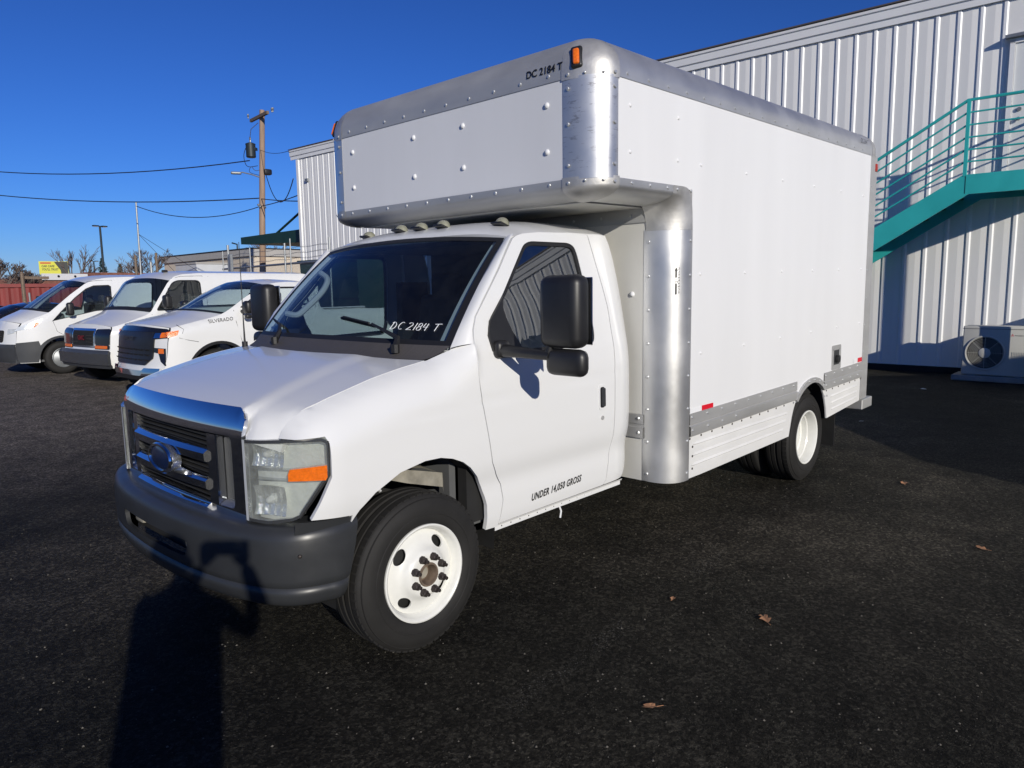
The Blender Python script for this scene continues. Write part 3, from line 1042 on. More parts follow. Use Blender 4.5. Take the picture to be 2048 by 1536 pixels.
# ---- headlights
M['reflector'] = pmat('fluted_reflector', (0.80, 0.83, 0.80), 0.26, 0.35, var=.1, vscale=18, bump=0.4, bscale=40, bdist=0.008)
M['bowl'] = pmat('mirror_bowl', (0.88, 0.89, 0.87), 0.10, 0.9, bump=0.6, bscale=60, bdist=0.01)
def HL(s, z, off=0.0):
    s = max(0.0, s)
    x = .665 - .195 * s ** 1.6
    y = .668 + .316 * s
    n = Vector((1.0, .987 * s ** .6, 0)).normalized()
    return Vector((x, y, z)) + n * off
HLO = [(.0, .715), (.35, .712), (.62, .728), (.70, .742), (.80, .80), (.97, .905), (1.0, .93), (1.0, 1.045), (.985, 1.060), (.94, 1.068), (.6, 1.062), (.3, 1.056), (.0, 1.052)]
for sg in (1, -1):
    mir = (lambda p: (p[0], sg * p[1], p[2]))
    h = MB().sheet(HLO, [], lambda s, z: mir(HL(s, z, .004)), .05, (1, sg, 0), 0.025).build('headlight', 'lens', truck, ang=50)
    MB().sheet(HLO, [inset(HLO, .013)], lambda s, z: mir(HL(s, z, .006)), .05, (1, sg, 0), .02).build('lens_rim', 'satin', h)
    MB().sheet([(.0, .715), (.05, .715), (.05, 1.052), (.0, 1.052)], [], lambda s, z: mir(HL(s, z, .0075)), .05, (1, sg, 0), .0).build('lens_edge', 'trimlight', h)
    MB().sheet(HLO, [], lambda s, z: mir(HL(s, z, -.055)), .06, (1, sg, 0), 0).build('lamp_housing', 'reflector', h)
    for zc, rz in ((.992, .050), (.800, .062)):          # fluted mirror troughs, one bulb each
        rows = []
        for i in range(11):
            u = i / 10 * 2 - 1
            rows.append([mir(HL(.29 + .23 * u, zc + rz * v, -.050 + .018 * u * u + .014 * v * v + (.004 if i % 2 else 0))) for v in np.linspace(-1, 1, 7)])
        rw_ = MB().rows(rows, flip=(sg > 0)).build('reflector', 'bowl', h, smooth=False)
        MB().dome(mir(HL(.29, zc, -.045)), (1, sg * .5, 0), .015, .030, 8).build('bulb', 'trimlight', rw_)
    b = MB()
    for z0 in (.888, .930):
        b.rows([[mir(HL(s, z0, -.07)), mir(HL(s, z0 + .003, -.012))] for s in np.linspace(0, .95, 14)])
    b.build('lamp_divider', 'satin', h)
    AM = [(.60, .892), (.965, .897), (.982, .910), (.982, .958), (.62, .940), (.60, .92)]
    MB().sheet(AM, [], lambda s, z: mir(HL(s, z, .0065)), .04, (1, sg, 0), .03).build('amber_marker', 'amber', h)
    # black gasket gap towards the fender
    MB().sheet([(.70, .735), (.82, .80), (.985, .90), (1.02, .93), (1.02, 1.045), (1.0, 1.055), (.985, 1.055), (1.0, 1.04), (1.0, .935), (.97, .91), (.80, .81), (.69, .742)], [],
               lambda s, z: mir(HL(min(s, 1.0), z, .002) + Vector((-.03 * max(0, s - 1.0) / .02, 0, 0))), .04, (1, sg, 0), .02).build('lamp_gasket', 'rubber', h)

# ---- bumper
BPATH = [(.812, 0), (.806, .2), (.790, .4), (.756, .6), (.70, .78), (.645, .875), (.575, .935), (.49, .968), (.41, .982), (.335, .985)]
bp = spline([(x, y, 0) for x, y in BPATH], 10)
S_ = [0.0]
for i in range(1, len(bp)):
    S_.append(S_[-1] + (bp[i] - bp[i - 1]).length)
def bpos(s):
    a = min(abs(s), S_[-1])
    x = np.interp(a, S_, [p.x for p in bp]); y = np.interp(a, S_, [p.y for p in bp])
    a2 = min(a + .01, S_[-1]); a1 = a2 - .02 if a2 - .02 > 0 else 0
    tx = np.interp(a2, S_, [p.x for p in bp]) - np.interp(a1, S_, [p.x for p in bp]); ty = np.interp(a2, S_, [p.y for p in bp]) - np.interp(a1, S_, [p.y for p in bp])
    L = math.hypot(tx, ty)
    nx, ny = ty / L, -tx / L
    if a < 1e-6: nx, ny = 1, 0
    return (x, math.copysign(y, s), nx, math.copysign(ny, s))
BPR = [(-.16, .705), (-.06, .704), (-.028, .698), (-.008, .684), (.0, .664), (.006, .60), (.004, .478), (-.008, .469), (-.010, .462), (.002, .454), (.0, .43), (-.014, .392), (-.035, .378), (-.09, .374)]
T_ = [0.0]
for i in range(1, len(BPR)):
    T_.append(T_[-1] + math.hypot(BPR[i][0] - BPR[i - 1][0], BPR[i][1] - BPR[i - 1][1]))
def bump_fn(s, t):
    x, y, nx, ny = bpos(s)
    d = np.interp(t, T_, [p[0] for p in BPR]); z = np.interp(t, T_, [p[1] for p in BPR])
    e = max(0.0, (abs(s) - (S_[-1] - .14)) / .14)
    z2 = z + .018 * (abs(s) / S_[-1]) ** 4 * max(0.0, (z - .46) / .24)
    return (x + nx * d + e * (.69 - z) * .26, y + ny * d - math.copysign(e * e * .012, s), z2)
SE = S_[-1]
tz = lambda z: float(np.interp(-z, [-p[1] for p in BPR[3:]], T_[3:]))
slot = roundpoly([(-.37, tz(.590)), (.37, tz(.590)), (.345, tz(.515)), (-.345, tz(.515))], .03)
bumper = MB().sheet([(-SE, 0), (SE, 0), (SE, T_[-1]), (-SE, T_[-1])], [slot], bump_fn, .022, (1, 0, 0), .02).build('front_bumper', 'bumper', truck, ang=50)
b = MB()
b.box((.72, 0, .55), (.02, .80, .12)); b.box((.55, 0, .62), (.30, 1.5, .02))
b.build('bumper_inner', 'dark', bumper, smooth=False)
b = MB()
for yy in (-.30, .29):
    b.rbox((.745, yy, .545), (.03, .10, .05), .012, 2)
b.build('tow_eye', 'tan', bumper)
x, y, nx, ny = bpos(.98)
MB().dome((x + .006 * nx, y + .006 * ny, .60), (nx, ny, 0), .009, .008, 8).build('bumper_bolt', 'nut', bumper)
# fender lower lip / valance strip above the bumper end
for sg in (1, -1):
    rows = [[(x, sg * (.975 - .05 * max(0, (x - .4) / .2) ** 2), .722 + .012 * (x - .36) / .2), (x, sg * (.965 - .05 * max(0, (x - .4) / .2) ** 2), .685)] for x in np.linspace(.36, .60, 8)]
    rows_fin('valance_strip', rows, 'bumper', truck, flip=(sg < 0))

# ---- wheel wells and chassis
for sg in (1, -1):
    b = MB()
    rows = []
    for t in np.linspace(-8, 188, 22):
        x, z = -.02 + .47 * math.cos(R(t)), .40 + .50 * math.sin(R(t))
        rows.append([(x, sg * .945, z), (x, sg * .55, z)])
    b.rows(rows)
    b.box((-.02, sg * .53, .68), (.95, .02, .60))
    b.build('wheel_well', 'dark', truck)
    b = MB()   # dusty shields and bracket above the tyre
    sh1 = [[(.14, .80, .855), (.14, .62, .86)], [(.03, .84, .835), (.03, .60, .855)], [(-.10, .86, .815), (-.10, .6, .84)], [(-.20, .86, .775), (-.2, .6, .80)]]
    b.rows([[(p[0], sg * p[1], p[2]) for p in r_] for r_ in sh1])
    sh2 = [[(.10, .86, .800), (.14, .86, .850)], [(0, .875, .765), (0.0, .875, .828)], [(-.12, .88, .730), (-.12, .88, .798)], [(-.22, .87, .70), (-.22, .87, .77)], [(-.25, .84, .66), (-.25, .84, .72)]]
    b.rows([[(p[0], sg * p[1], p[2]) for p in r_] for r_ in sh2])
    b.build('brake_shield', 'tan', truck)
    b = MB()
    b.rbox((.27, sg * .80, .745), (.16, .03, .11), .012, 2, rot=Matrix.Rotation(R(30), 3, 'Y').to_euler())
    b.tube([(.16, sg * .83, .80), (.13, sg * .85, .75)], .008, 6)
    b.build('strut_bracket', 'rail', truck)
b = MB()
for sg in (1, -1):
    b.box((-2.3, sg * .42, .52), (5.6, .08, .18))
b.tube([(0, -.75, .36), (0, .75, .36)], .05, 8)
b.tube([(-4.015, -1.0, .37), (-4.015, 1.0, .37)], .06, 8)
b.rbox((-4.015, 0, .37), (.3, .35, .3), .08, 2)
b.box((-2.9, .62, .52), (.9, .30, .26)); b.box((-2.9, -.62, .52), (.9, .30, .26))
b.build('chassis_frame', 'dark', truck)

# ---- wheels
def tyre_profile(wd=.225):
    side = [(.214, -.022), (.224, -.008), (.236, .002), (.262, .010), (.274, .0095), (.276, .012), (.282, .012), (.284, .010), (.305, .010), (.330, .004), (.347, -.006), (.350, -.006), (.352, -.012), (.362, -.018), (.369, -.026)]
    tread = []
    xs = [-.034, -.062, -.064, -.072, -.074, -.102, -.104, -.112]
    rs = [.3725, .3735, .364, .364, .3735, .3740, .364, .364]
    tread = list(zip(rs, xs))
    half_ = side + tread
    other = [(r, -wd - a) for r, a in half_[::-1]]
    return [(r if r < .235 else .235 + (r - .235) * .935, a) for r, a in half_ + other]
tyre_src = MB().lathe(tyre_profile(), (0, 0, 0), 'y', 72)
def make_wheel(nm, loc, sg, kind):
    e = empty(nm, loc)
    e.parent = truck
    e.rotation_euler = (0, 0, 0 if sg > 0 else math.pi)
    ty = tyre_src.build('tyre', 'tyre', e, ang=30)
    # block edges cut across the shoulders
    if kind != 'inner':
        b = MB()
        for k in range(60):
            a = 2 * math.pi * k / 60
            r0 = .3615
            c = Vector((r0 * math.cos(a), -.032, r0 * math.sin(a)))
            tg = Vector((-math.sin(a), 0, math.cos(a)))
            n = Vector((math.cos(a), 0, math.sin(a)))
            ax = Vector((0, 1, 0))
            vs = [c + tg * sx * .014 + ax * sy * .022 + n * sz for sz in (-.006, .0042) for sx, sy in ((-1, -1), (1, -1), (1, .35), (-1, .35))]
            b.add(vs, [(3, 2, 1, 0), (4, 5, 6, 7), (0, 1, 5, 4), (1, 2, 6, 5), (2, 3, 7, 6), (3, 0, 4, 7)])
        o = b.build('tread_blocks', 'tyre', ty, smooth=False)
        o["kind"] = "stuff"
    if kind == 'front':
        b = MB().lathe([(.212, -.05), (.222, -.018), (.2275, -.004), (.2265, .003), (.220, .005), (.212, .000), (.207, -.012), (.203, -.024), (.198, -.030), (.196, -.060)], (0, 0, 0), 'y', 64)
        FR = table([.09, .105, .112, .125, .15, .18, .197], [.020, .018, .006, -.016, -.028, -.036, -.046], .004)
        circ = [(.1965 * math.cos(t), .1965 * math.sin(t)) for t in np.linspace(0, 2 * math.pi, 48, endpoint=False)]
        hub = [(.050 * math.cos(t), .050 * math.sin(t)) for t in np.linspace(0, 2 * math.pi, 24, endpoint=False)]
        holes = [hub]
        for k in range(4):
            a = R(40 + 90 * k)
            holes.append([(.157 * math.cos(a) + .025 * math.cos(t) * math.cos(a) - .040 * math.sin(t) * math.sin(a),
                           .157 * math.sin(a) + .025 * math.cos(t) * math.sin(a) + .040 * math.sin(t) * math.cos(a)) for t in np.linspace(0, 2 * math.pi, 18, endpoint=False)])
        b.sheet(circ, holes, lambda u, v: (u, FR(max(.09, math.hypot(u, v))), v), .014, (0, 1, 0), .008)
        rim = b.build('rim', 'rim', e, ang=40)
        MB().lathe([(.0, -.03), (.12, -.06), (.185, -.075)], (0, 0, 0), 'y', 24).build('brake_disc', 'dark', rim)
        b = MB().lathe([(.052, .012), (.056, .024), (.053, .030), (.047, .030), (.044, .020), (.043, -.03), (.0, -.032)], (0, 0, 0), 'y', 28)
        b.build('hub_ring', 'rust', rim)
        MB().lathe([(.030, -.03), (.028, -.014), (.0, -.013)], (0, 0, 0), 'y', 18).build('hub_shaft', 'tan', rim)
        for k in range(8):
            a = R(22.5 + 45 * k)
            c = (.0826 * math.cos(a), .018, .0826 * math.sin(a))
            b = MB().lathe([(.019, 0), (.019, .007), (.0165, .011), (.0155, .026), (.012, .030), (.0085, .030), (.0085, .044), (.0, .045)], (0, 0, 0), 'y', 8)
            b.build('lug_nut', 'nut', rim, loc=c, ang=25)
    elif kind == 'outer':
        b = MB().lathe([(.212, -.05), (.222, -.018), (.2275, -.004), (.2265, .003), (.220, .005), (.212, .0), (.207, -.014), (.203, -.028), (.203, -.07), (.196, -.078), (.193, -.120), (.180, -.128),
                        (.176, -.16), (.150, -.172), (.11, -.165), (.10, -.18), (.055, -.182), (.05, -.15), (.0, -.148)], (0, 0, 0), 'y', 64)
        b.build('rim', 'rim', e, ang=30)
    else:
        MB().lathe([(.214, -.02), (.20, -.05), (.0, -.06)], (0, 0, 0), 'y', 24).build('rim', 'dark', e)
    return e
for sg in (1, -1):
    make_wheel('front_wheel', (0, sg * .985, .364), sg, 'front')
    make_wheel('rear_wheel', (-4.015, sg * 1.158, .366), sg, 'outer')
    make_wheel('inner_rear_wheel', (-4.015, sg * .885, .366), sg, 'inner')

# ---- door mirrors
for sg in (1, -1):
    e = empty('side_mirror', (-.55, sg * 1.0, 1.35))
    e.parent = truck
    def L(x, y, z): return (x, sg * y, z)
    b = MB()
    b.rbox(L(.0, .365, .185), (.115, .235, .330), .045, 4, taper=lambda x, y, z: (x + .012 * math.cos(y * 9) * math.cos(z * 6), y, z))
    hs = b.build('mirror_housing', 'black', e, ang=50)
    MB().rbox(L(-.058, .365, .185), (.008, .225, .305), .003, 1).build('mirror_glass', 'chrome', hs)
    b = MB()
    b.rbox(L(.01, .385, -.045), (.075, .225, .125), .038, 3)
    b.build('spot_mirror', 'black', e, ang=50)
    b = MB()
    b.tube([L(.035, -.02, -.005), L(.045, .10, -.008), L(.03, .30, -.018)], [.034, .028, .022], 8)
    b.tube([L(.030, .285, -.018), L(.02, .30, .05)], .020, 8)
    b.rbox(L(.035, -.01, .0), (.085, .06, .085), .02, 2)
    b.build('mirror_arm', 'black', e, ang=50)
# lettering low on the driver's door
def gross(u, v):
    x, z = -.742 - u, .529 + u * .049 + v
    return (x, yside(x, z) + .0025, z)
lettering('door_lettering', 'UNDER 14,050 GROSS', .054, gross, 'ink', mirrored[1][0], shear=.26, bold=.0014, spacing=1.10, sx=.745)
b = MB()
b.tube([(-1.02, .93, .44), (-1.03, .94, .40), (-1.015, .945, .365)], .005, 5)
b.build('loose_strap', 'whitetape', truck)
b = MB()
b.tube(spline([(-.10, -.80, 1.33), (-.11, -.82, 1.55), (-.125, -.845, 1.95)], 4), [.008, .006, .005, .004, .003, .003, .0025, .002, .002], 5)
b.tube([(-.10, -.80, 1.31), (-.10, -.80, 1.345)], .018, 8)
b.build('radio_antenna', 'wire', truck)
# ------------------------------------------------------------------ the load body of the truck
ZT, ZA, XBF, XS, YF, WD = 2.722, 2.215, -1.004, -1.164, 1.0, 1.22
XM, XB, YC, XR = -1.938, -1.757, 1.012, -5.11
ZRT, ZRB = .852, .712
def mk(b, name, mat, parent=truck, **k): return b.build(name, mat, parent, xf=rk, **k)
q = np.linspace(0, math.pi / 2, 10)

# panels
fp = mk(MB().box((XBF - .012, 0, (ZT + ZA) / 2), (.024, 2 * YF + .01, ZT - ZA + .02)), 'overhang_front_panel', 'panel', smooth=False)
side_o = [(XS + .004, ZT + .01), (XS + .004, ZA - .01), (XM + .004, ZA - .01), (XM + .004, ZRT - .01), (-3.60, ZRT - .01), (-3.60, .745), (-3.68, .768), (-3.76, .798), (-3.9, .822), (-4.03, .808), (-4.10, .778), (-4.17, .742), (-4.17, ZRT - .01), (XR, ZRT - .01), (XR, ZT + .01)]
sides = {}
for sg in (1, -1):
    sides[sg] = mk(MB().sheet(side_o, [], lambda x, z: (x, sg * WD, z), .5, (0, sg, 0), .02), 'box_side_panel', 'panel', smooth=False)
mk(MB().box(((XS + XR) / 2, 0, ZT + .213), (XS - XR, 2 * YF, .012)), 'box_roof', 'alu', smooth=False)
mk(MB().box(((XS + XB) / 2 - .01, 0, ZA - .098), (XS - XB + .02, 2 * YF, .012)), 'overhang_underside', 'bulk', smooth=False)
bulk = mk(MB().box((XB - .012, 0, (ZA - .1 + .44) / 2), (.024, 2 * YC, ZA - .1 - .44)), 'bulkhead_panel', 'bulk', smooth=False)
mk(MB().box((XB + .004, 0, ZA - .145), (.008, 2 * YC, .085)), 'bulkhead_top_rail', 'rail', bulk, smooth=False)
for sg in (1, -1):
    br = MB()
    rows = [[(XB + d_, y, z) for d_, z in ((.002, .862), (.010, .858), (.010, .80), (.004, .795), (.004, .782), (.014, .776), (.014, .712), (.002, .708))] for y in (sg * .55, sg * YC)]
    br.rows(rows, flip=(sg > 0))
    mk(br, 'bulkhead_lower_rail', 'rail', bulk)
mk(MB().box((-3.5, 0, .70), (3.2, 2.2, .06)), 'box_floor', 'dark', smooth=False)

# rails of the overhang and roof
def arc_top(y): return [(XS + .16 * math.cos(t), y, ZT + .035 + .18 * math.sin(t)) for t in q]
b = MB().rows([[(XBF + .004, y, ZT - .004)] + [(p[0] + .004, p[1], p[2] + .003) for p in arc_top(y)] for y in (-YF, YF)], flip=True)
top_front = mk(b, 'front_top_rail', 'rail')
for sg in (1, -1):
    b = MB().rows([[(x, sg * (WD + .004), ZT - .004)] + [(x, sg * (YF + .22 * math.cos(t) + .004), ZT + .035 + .18 * math.sin(t) + .003) for t in q] for x in (XS, XR - .02)], flip=(sg < 0))
    mk(b, 'side_top_rail', 'alu')
    # corner post of the overhang
    b = MB().rows([[(XS + .16 * math.cos(t) + .003, sg * (YF + .22 * math.sin(t) + .003), z) for t in np.linspace(-.04, math.pi / 2 + .04, 16)] for z in (ZA, ZA + .15, ZA + .20, ZT)], flip=(sg > 0))
    mk(b, 'corner_post', 'scuff' if sg > 0 else 'alu')
    # cast caps
    def octant(z0, dz, hgt):
        rows = [[(XS - .012 + (.16 + .012 + .007) * math.cos(t), sg * (YF - .012 + (.22 + .012 + .007) * math.sin(t)), z0) for t in np.linspace(0, math.pi / 2, 16)]]
        for e_ in np.linspace(0, math.pi / 2, 9):
            k = math.cos(e_)
            rows.append([(XS - .012 + (.16 + .019) * k * math.cos(t), sg * (YF - .012 + (.22 + .019) * k * math.sin(t)), z0 + dz + hgt * math.sin(e_)) for t in np.linspace(0, math.pi / 2, 16)])
        return rows
    cap = mk(MB().rows(octant(ZT - .012, .047, .188), flip=(sg > 0)), 'top_corner_cap', 'cast')
    mk(MB().rows(octant(ZA + .012, -.042, -.074), flip=(sg < 0)), 'bottom_corner_cap', 'cast')
    lx, ly, lr = (XBF - .018, 1.070, 22) if sg > 0 else (XBF - .075, 1.165, 52)
    mb = mk(MB().rbox((lx, sg * ly, ZT + .092), (.030, .062, .118), .014, 3, rot=(Matrix.Rotation(R(-14), 3, 'Y') @ Matrix.Rotation(R(sg * 12), 3, 'X') @ Matrix.Rotation(R(sg * lr), 3, 'Z')).to_euler()), 'marker_lamp', 'black', cap)
    mk(MB().rbox((lx + .012, sg * (ly + .005), ZT + .092), (.030, .034, .086), .010, 3, rot=(Matrix.Rotation(R(-14), 3, 'Y') @ Matrix.Rotation(R(sg * 12), 3, 'X') @ Matrix.Rotation(R(sg * lr), 3, 'Z')).to_euler()), 'lens', 'amber', mb)
    # lower rails
    b = MB().rows([[(x, sg * (WD + .004), ZA + .004)] + [(x, sg * (YF + .22 * math.cos(t) + .004), ZA - .03 - .066 * math.sin(t)) for t in q] for x in (XS, XB + .04)], flip=(sg > 0))
    mk(b, 'overhang_side_rail', 'alu')
    # vertical post beside the bulkhead
    z0, z1 = .442, ZA - .235
    prof = lambda t, o=.003: (XM + (XB - XM) * math.cos(t) + o, sg * (YC + (WD - YC) * math.sin(t) + o))
    b = MB()
    b.rows([[(*prof(t), z - (.006 * math.sin(t * 2) if z < .5 else 0)) for t in np.linspace(-.06, math.pi / 2 + .03, 18)] for z in (z0, z0 + .1, 1.0, 1.6, z1)], flip=(sg > 0))
    mk(b, 'front_post', 'alu')
    # cast elbow joining the overhang rail and the post
    rows = []
    for i in range(13):
        s_ = i / 12
        a = s_ * math.pi / 2
        row = []
        for k, t in enumerate(q):
            f_ = k / (len(q) - 1)
            # start: rail profile at x = XB+.05 ; end: post profile at z = z1
            A_ = Vector((XB + .045, YF + .22 * math.cos(t) + .006, ZA + .004 - (.034 + .066 * math.sin(t)) * (1 if k else 0)))
            E_ = Vector((XM + (XB - XM) * math.sin(t) + .004, YC + (WD - YC) * math.cos(t) + .006, z1 - .006))
            cx = A_.x + (E_.x - A_.x) * (math.sin(a) ** (1.0 if f_ > .5 else .45 + f_))
            cz = A_.z + (E_.z - A_.z) * ((1 - math.cos(a)) ** (1.0 if f_ > .5 else 1.6 - f_))
            cy = A_.y + (E_.y - A_.y) * s_
            row.append((cx, sg * cy, cz))
        rows.append(row)
    b = MB().rows(rows, flip=(sg > 0))
    mk(b, 'elbow_casting', 'cast')
b = MB().rows([[(XBF + .004, y, ZA + .004)] + [(XS + .16 * math.cos(t) + .004, y, ZA - .03 - .066 * math.sin(t)) for t in q] for y in (-YF, YF)])
bot_front = mk(b, 'front_bottom_rail', 'rail')

# lower side rails, arch trims, skirts
ARI = [(-3.488, .437), (-3.536, .584), (-3.565, .640), (-3.602, .692), (-3.65, .730), (-3.705, .762), (-3.765, .786), (-3.829, .802), (-3.89, .809), (-3.943, .808), (-4.01, .796), (-4.064, .776),
       (-4.115, .75), (-4.157, .718), (-4.20, .665), (-4.231, .608), (-4.26, .54), (-4.284, .454)]
for sg in (1, -1):
    def rail(x0, x1, nm):
        pr = [(.001, ZRT + .004), (.006, ZRT + .002), (.007, .790), (.002, .785), (.002, .780), (.012, .774), (.013, .722), (.010, .712), (.001, .710)]
        rows = [[(x, sg * (WD + a), z) for a, z in pr] for x in np.linspace(x0, x1, 2)]
        return mk(MB().rows(rows, flip=(sg > 0)), nm, 'rail', ang=25)
    rail(XM - .002, -3.60, 'lower_rail')
    rail(-4.17, XR + .002, 'lower_rail')
    outer = [(-3.575, .712), (-3.62, .755), (-3.68, .795), (-3.75, .825), (-3.83, .843), (-3.90, .850), (-3.97, .846), (-4.04, .830), (-4.10, .805), (-4.16, .762), (-4.20, .71)]
    innr = [p for p in ARI if p[1] > .685]
    mk(MB().sheet(outer + innr[::-1], [], lambda x, z: (x, sg * (WD + .016), z), .04, (0, sg, 0), .03), 'wheel_arch_trim', 'rail')
    A1 = [p for p in ARI if p[1] < .70 and p[0] > -3.9]
    sk = mk(MB().sheet([(XM + .01, .712), (XM + .012, .445), (-2.1, .441)] + A1 + [(-3.625, .712)], [], lambda x, z: (x, sg * (WD - .004), z), .25, (0, sg, 0), .012), 'side_skirt', 'skirt', smooth=False)
    A2 = [p for p in ARI if p[1] < .72 and p[0] < -3.9]
    sk2 = mk(MB().sheet(A2 + [(XR + .005, .492), (XR + .005, .714), (-4.16, .714)], [], lambda x, z: (x, sg * (WD - .004), z), .25, (0, sg, 0), .012), 'side_skirt', 'skirt', smooth=False)
    for par, ribs in ((sk, [((-2.0, .652), (-3.455, .624)), ((-1.99, .584), (-3.425, .568)), ((-1.98, .520), (-3.39, .506))]), (sk2, [((-4.352, .628), (-5.03, .640)), ((-4.37, .570), (-5.035, .586)), ((-4.385, .513), (-5.05, .532))])):
        for a_, c_ in ribs:
            rows = []
            for t in (0, .03, .97, 1):
                x, z = a_[0] + (c_[0] - a_[0]) * t, a_[1] + (c_[1] - a_[1]) * t
                k = 0 if t in (0, 1) else 1
                rows.append([(x, sg * (WD - .0045), z + .016), (x, sg * (WD - .0045 + .008 * k), z + .002), (x, sg * (WD - .0045 + .001 * k), z - .004), (x, sg * (WD - .0045), z - .008)])
            mk(MB().rows(rows, flip=(sg > 0)), 'skirt_rib', 'skirt', par, ang=20)
    b = MB()
    for x in list(np.arange(XM - .02, -3.5, -.142)) + list(np.arange(-4.25, XR, -.142)):
        b.dome((x, sg * (WD - .003), .697), (0, sg, 0), .008, .004, 7)
    for z in (.64, .58, .50):
        b.dome((XM - .055, sg * (WD - .003), z - .0), (0, sg, 0), .008, .004, 7)
    mk(b, 'skirt_bolts', 'nut', sk)["kind"] = "stuff"
    # rear frame
    b = MB().box(((XR - 5.272) / 2, sg * (WD - .045), (.50 + ZT) / 2), (abs(-5.272 - XR), .10, ZT - .50))
    rp = mk(b, 'rear_post', 'rail', smooth=False)
    mk(MB().rbox((XR - .135, sg * (WD + .006), ZT - .10), (.05, .02, .07), .008, 2), 'rear_marker_lamp', 'redlens', rp)
    b = MB()
    rows = [[(XR - .02 + .003, sg * (WD + .006), ZT - .012)] + [(XR - .02 + .003, sg * (YF + .226 * math.cos(t)), ZT + .035 + .186 * math.sin(t)) for t in q]]
    for e_ in np.linspace(0, math.pi / 2, 6):
        k = math.cos(e_)
        rows.append([(XR - .10 - .07 * math.sin(e_), sg * (YF - .1 + .1 * k + .226 * k), ZT - .012)] + [(XR - .10 - .07 * math.sin(e_), sg * (YF - .1 + .1 * k + .226 * math.cos(t) * (.55 + .45 * k)), ZT + .035 + .186 * math.sin(t) * (.7 + .3 * k)) for t in q])
    mk(MB().rows(rows, flip=(sg < 0)), 'rear_corner_cap', 'cast')
    lin = MB().rows([[(x, sg * 1.19, z), (x, sg * .55, z)] for x, z in ((-3.47, .44), (-3.50, .60), (-3.58, .74), (-3.72, .83), (-3.9, .85), (-4.1, .82), (-4.24, .70), (-4.3, .56), (-4.32, .44))])
    lin.box((-3.9, sg * .54, .64), (.9, .02, .46))
    mk(lin, 'rear_wheel_well', 'dark')
    mk(MB().box((-4.62, sg * .95, .34), (.012, .44, .40)), 'mud_flap', 'dark', smooth=False)
mk(MB().box((-5.262, 0, 1.66), (.02, 2.3, 2.1)), 'rear_door', 'panel', smooth=False)
mk(MB().rbox((-5.33, 0, .435), (.28, 2.44, .095), .006, 1), 'rear_step', 'rail')

# rivets and bolts
rv = MB()
rb = lambda p, n, r=.0105, h=.006: rv.dome(p, n, r, h, 7)
for y in np.arange(-.90, .91, .2):
    rb((XBF + .004, y, ZT + .028), (1, 0, 0)); rb((XBF + .004, y, ZA - .016), (1, 0, 0))
for x in np.arange(-1.25, -5.05, -.2):
    for sg in (1, -1):
        rb((x, sg * (WD + .004), ZT + .022), (0, sg, 0), .009)
for sg in (1, -1):
    for z in (ZA - .018, ZA + .07, ZA + .275, ZA + .45, ZT + .012):
        for t in (.10, 1.46):
            n_ = (math.cos(t), sg * math.sin(t), 0)
            rb((XS + .16 * math.cos(t) + .007, sg * (YF + .22 * math.sin(t) + .007), z), n_)
    for t in (.55, 1.05):
        for z in (ZT + .010, ZA - .010):
            rb((XS + .165 * math.cos(t) + .004, sg * (YF + .225 * math.sin(t) + .004), z), (math.cos(t), sg * math.sin(t), 0), .007)
    for x in np.arange(XS - .13, XB, -.18):
        rb((x, sg * (WD + .004), ZA - .016), (0, sg, 0))
    for x in (XB + .0, XM + .03):
        rb((x, sg * (WD + .006), ZA - .018), (0, sg, 0))
    for z in np.arange(z1 - .07, .45, -.203):
        for t in (.09, 1.50):
            n_ = (math.cos(t), sg * math.sin(t), 0)
            rb((XM + (XB - XM) * math.cos(t) + .004, sg * (YC + (WD - YC) * math.sin(t) + .004), z), n_)
    for x in list(np.arange(XM - .03, -3.62, -.195)) + list(np.arange(-4.2, XR, -.195)):
        rb((x, sg * (WD + .007), .832), (0, sg, 0), .010)
        if (int(round(abs(x) * 10))) % 2 == 0:
            rb((x, sg * (WD + .013), .750), (0, sg, 0), .010)
    for x, z in ((-3.63, .76), (-3.72, .81), (-3.83, .828), (-3.94, .83), (-4.05, .805), (-4.14, .76), (-3.55, .70), (-4.215, .66)):
        rb((x, sg * (WD + .016), z), (0, sg, 0), .009)
    for z in np.arange(.95, 2.6, .25):
        rb((XR - .02, sg * (WD + .005), z), (0, sg, 0), .008)
    for y in np.arange(.25, .95, .22):
        rb((XB + .008, sg * y, ZA - .145), (1, 0, 0), .010)
    for z in (.835, .745):
        rb((XB + .014, sg * (YC - .035), z), (1, 0, 0), .011)
mk(rv, 'rivets', 'rivet')["kind"] = "stuff"
bsrc = MB().dome((0, 0, 0), (0, 0, 1), .017, .013, 9).build('panel_bolt', 'panel', fp, loc=rk(XBF, -.872, 2.609), rot=(0, math.pi / 2, 0), ang=60)
for y in (-.872, -.214, .238, .884):
    for z in (2.609, 2.372):
        if (y, z) != (-.872, 2.609):
            inst(bsrc, fp, rk(XBF, y, z), (0, math.pi / 2, 0))
for sg in (1, -1):
    for z, xs in ((2.592, (-1.279, -1.763)), (2.358, (-1.279, -1.763, -2.03, -2.634, -3.215, -3.80, -4.387, -4.944)), (1.711, (-2.042, -2.651, -3.249, -3.832, -4.41, -4.972)), (1.224, (-2.068, -2.662, -3.26, -3.849, -4.417, -4.99))):
        for x in xs:
            o = inst(bsrc, sides[sg], rk(x, sg * (WD + .001), z), (-sg * math.pi / 2, 0, 0))
            o.scale = (.62, .62, .55)
inst(bsrc, bulk, rk(XB + .001, .92, 1.60), (0, math.pi / 2, 0))

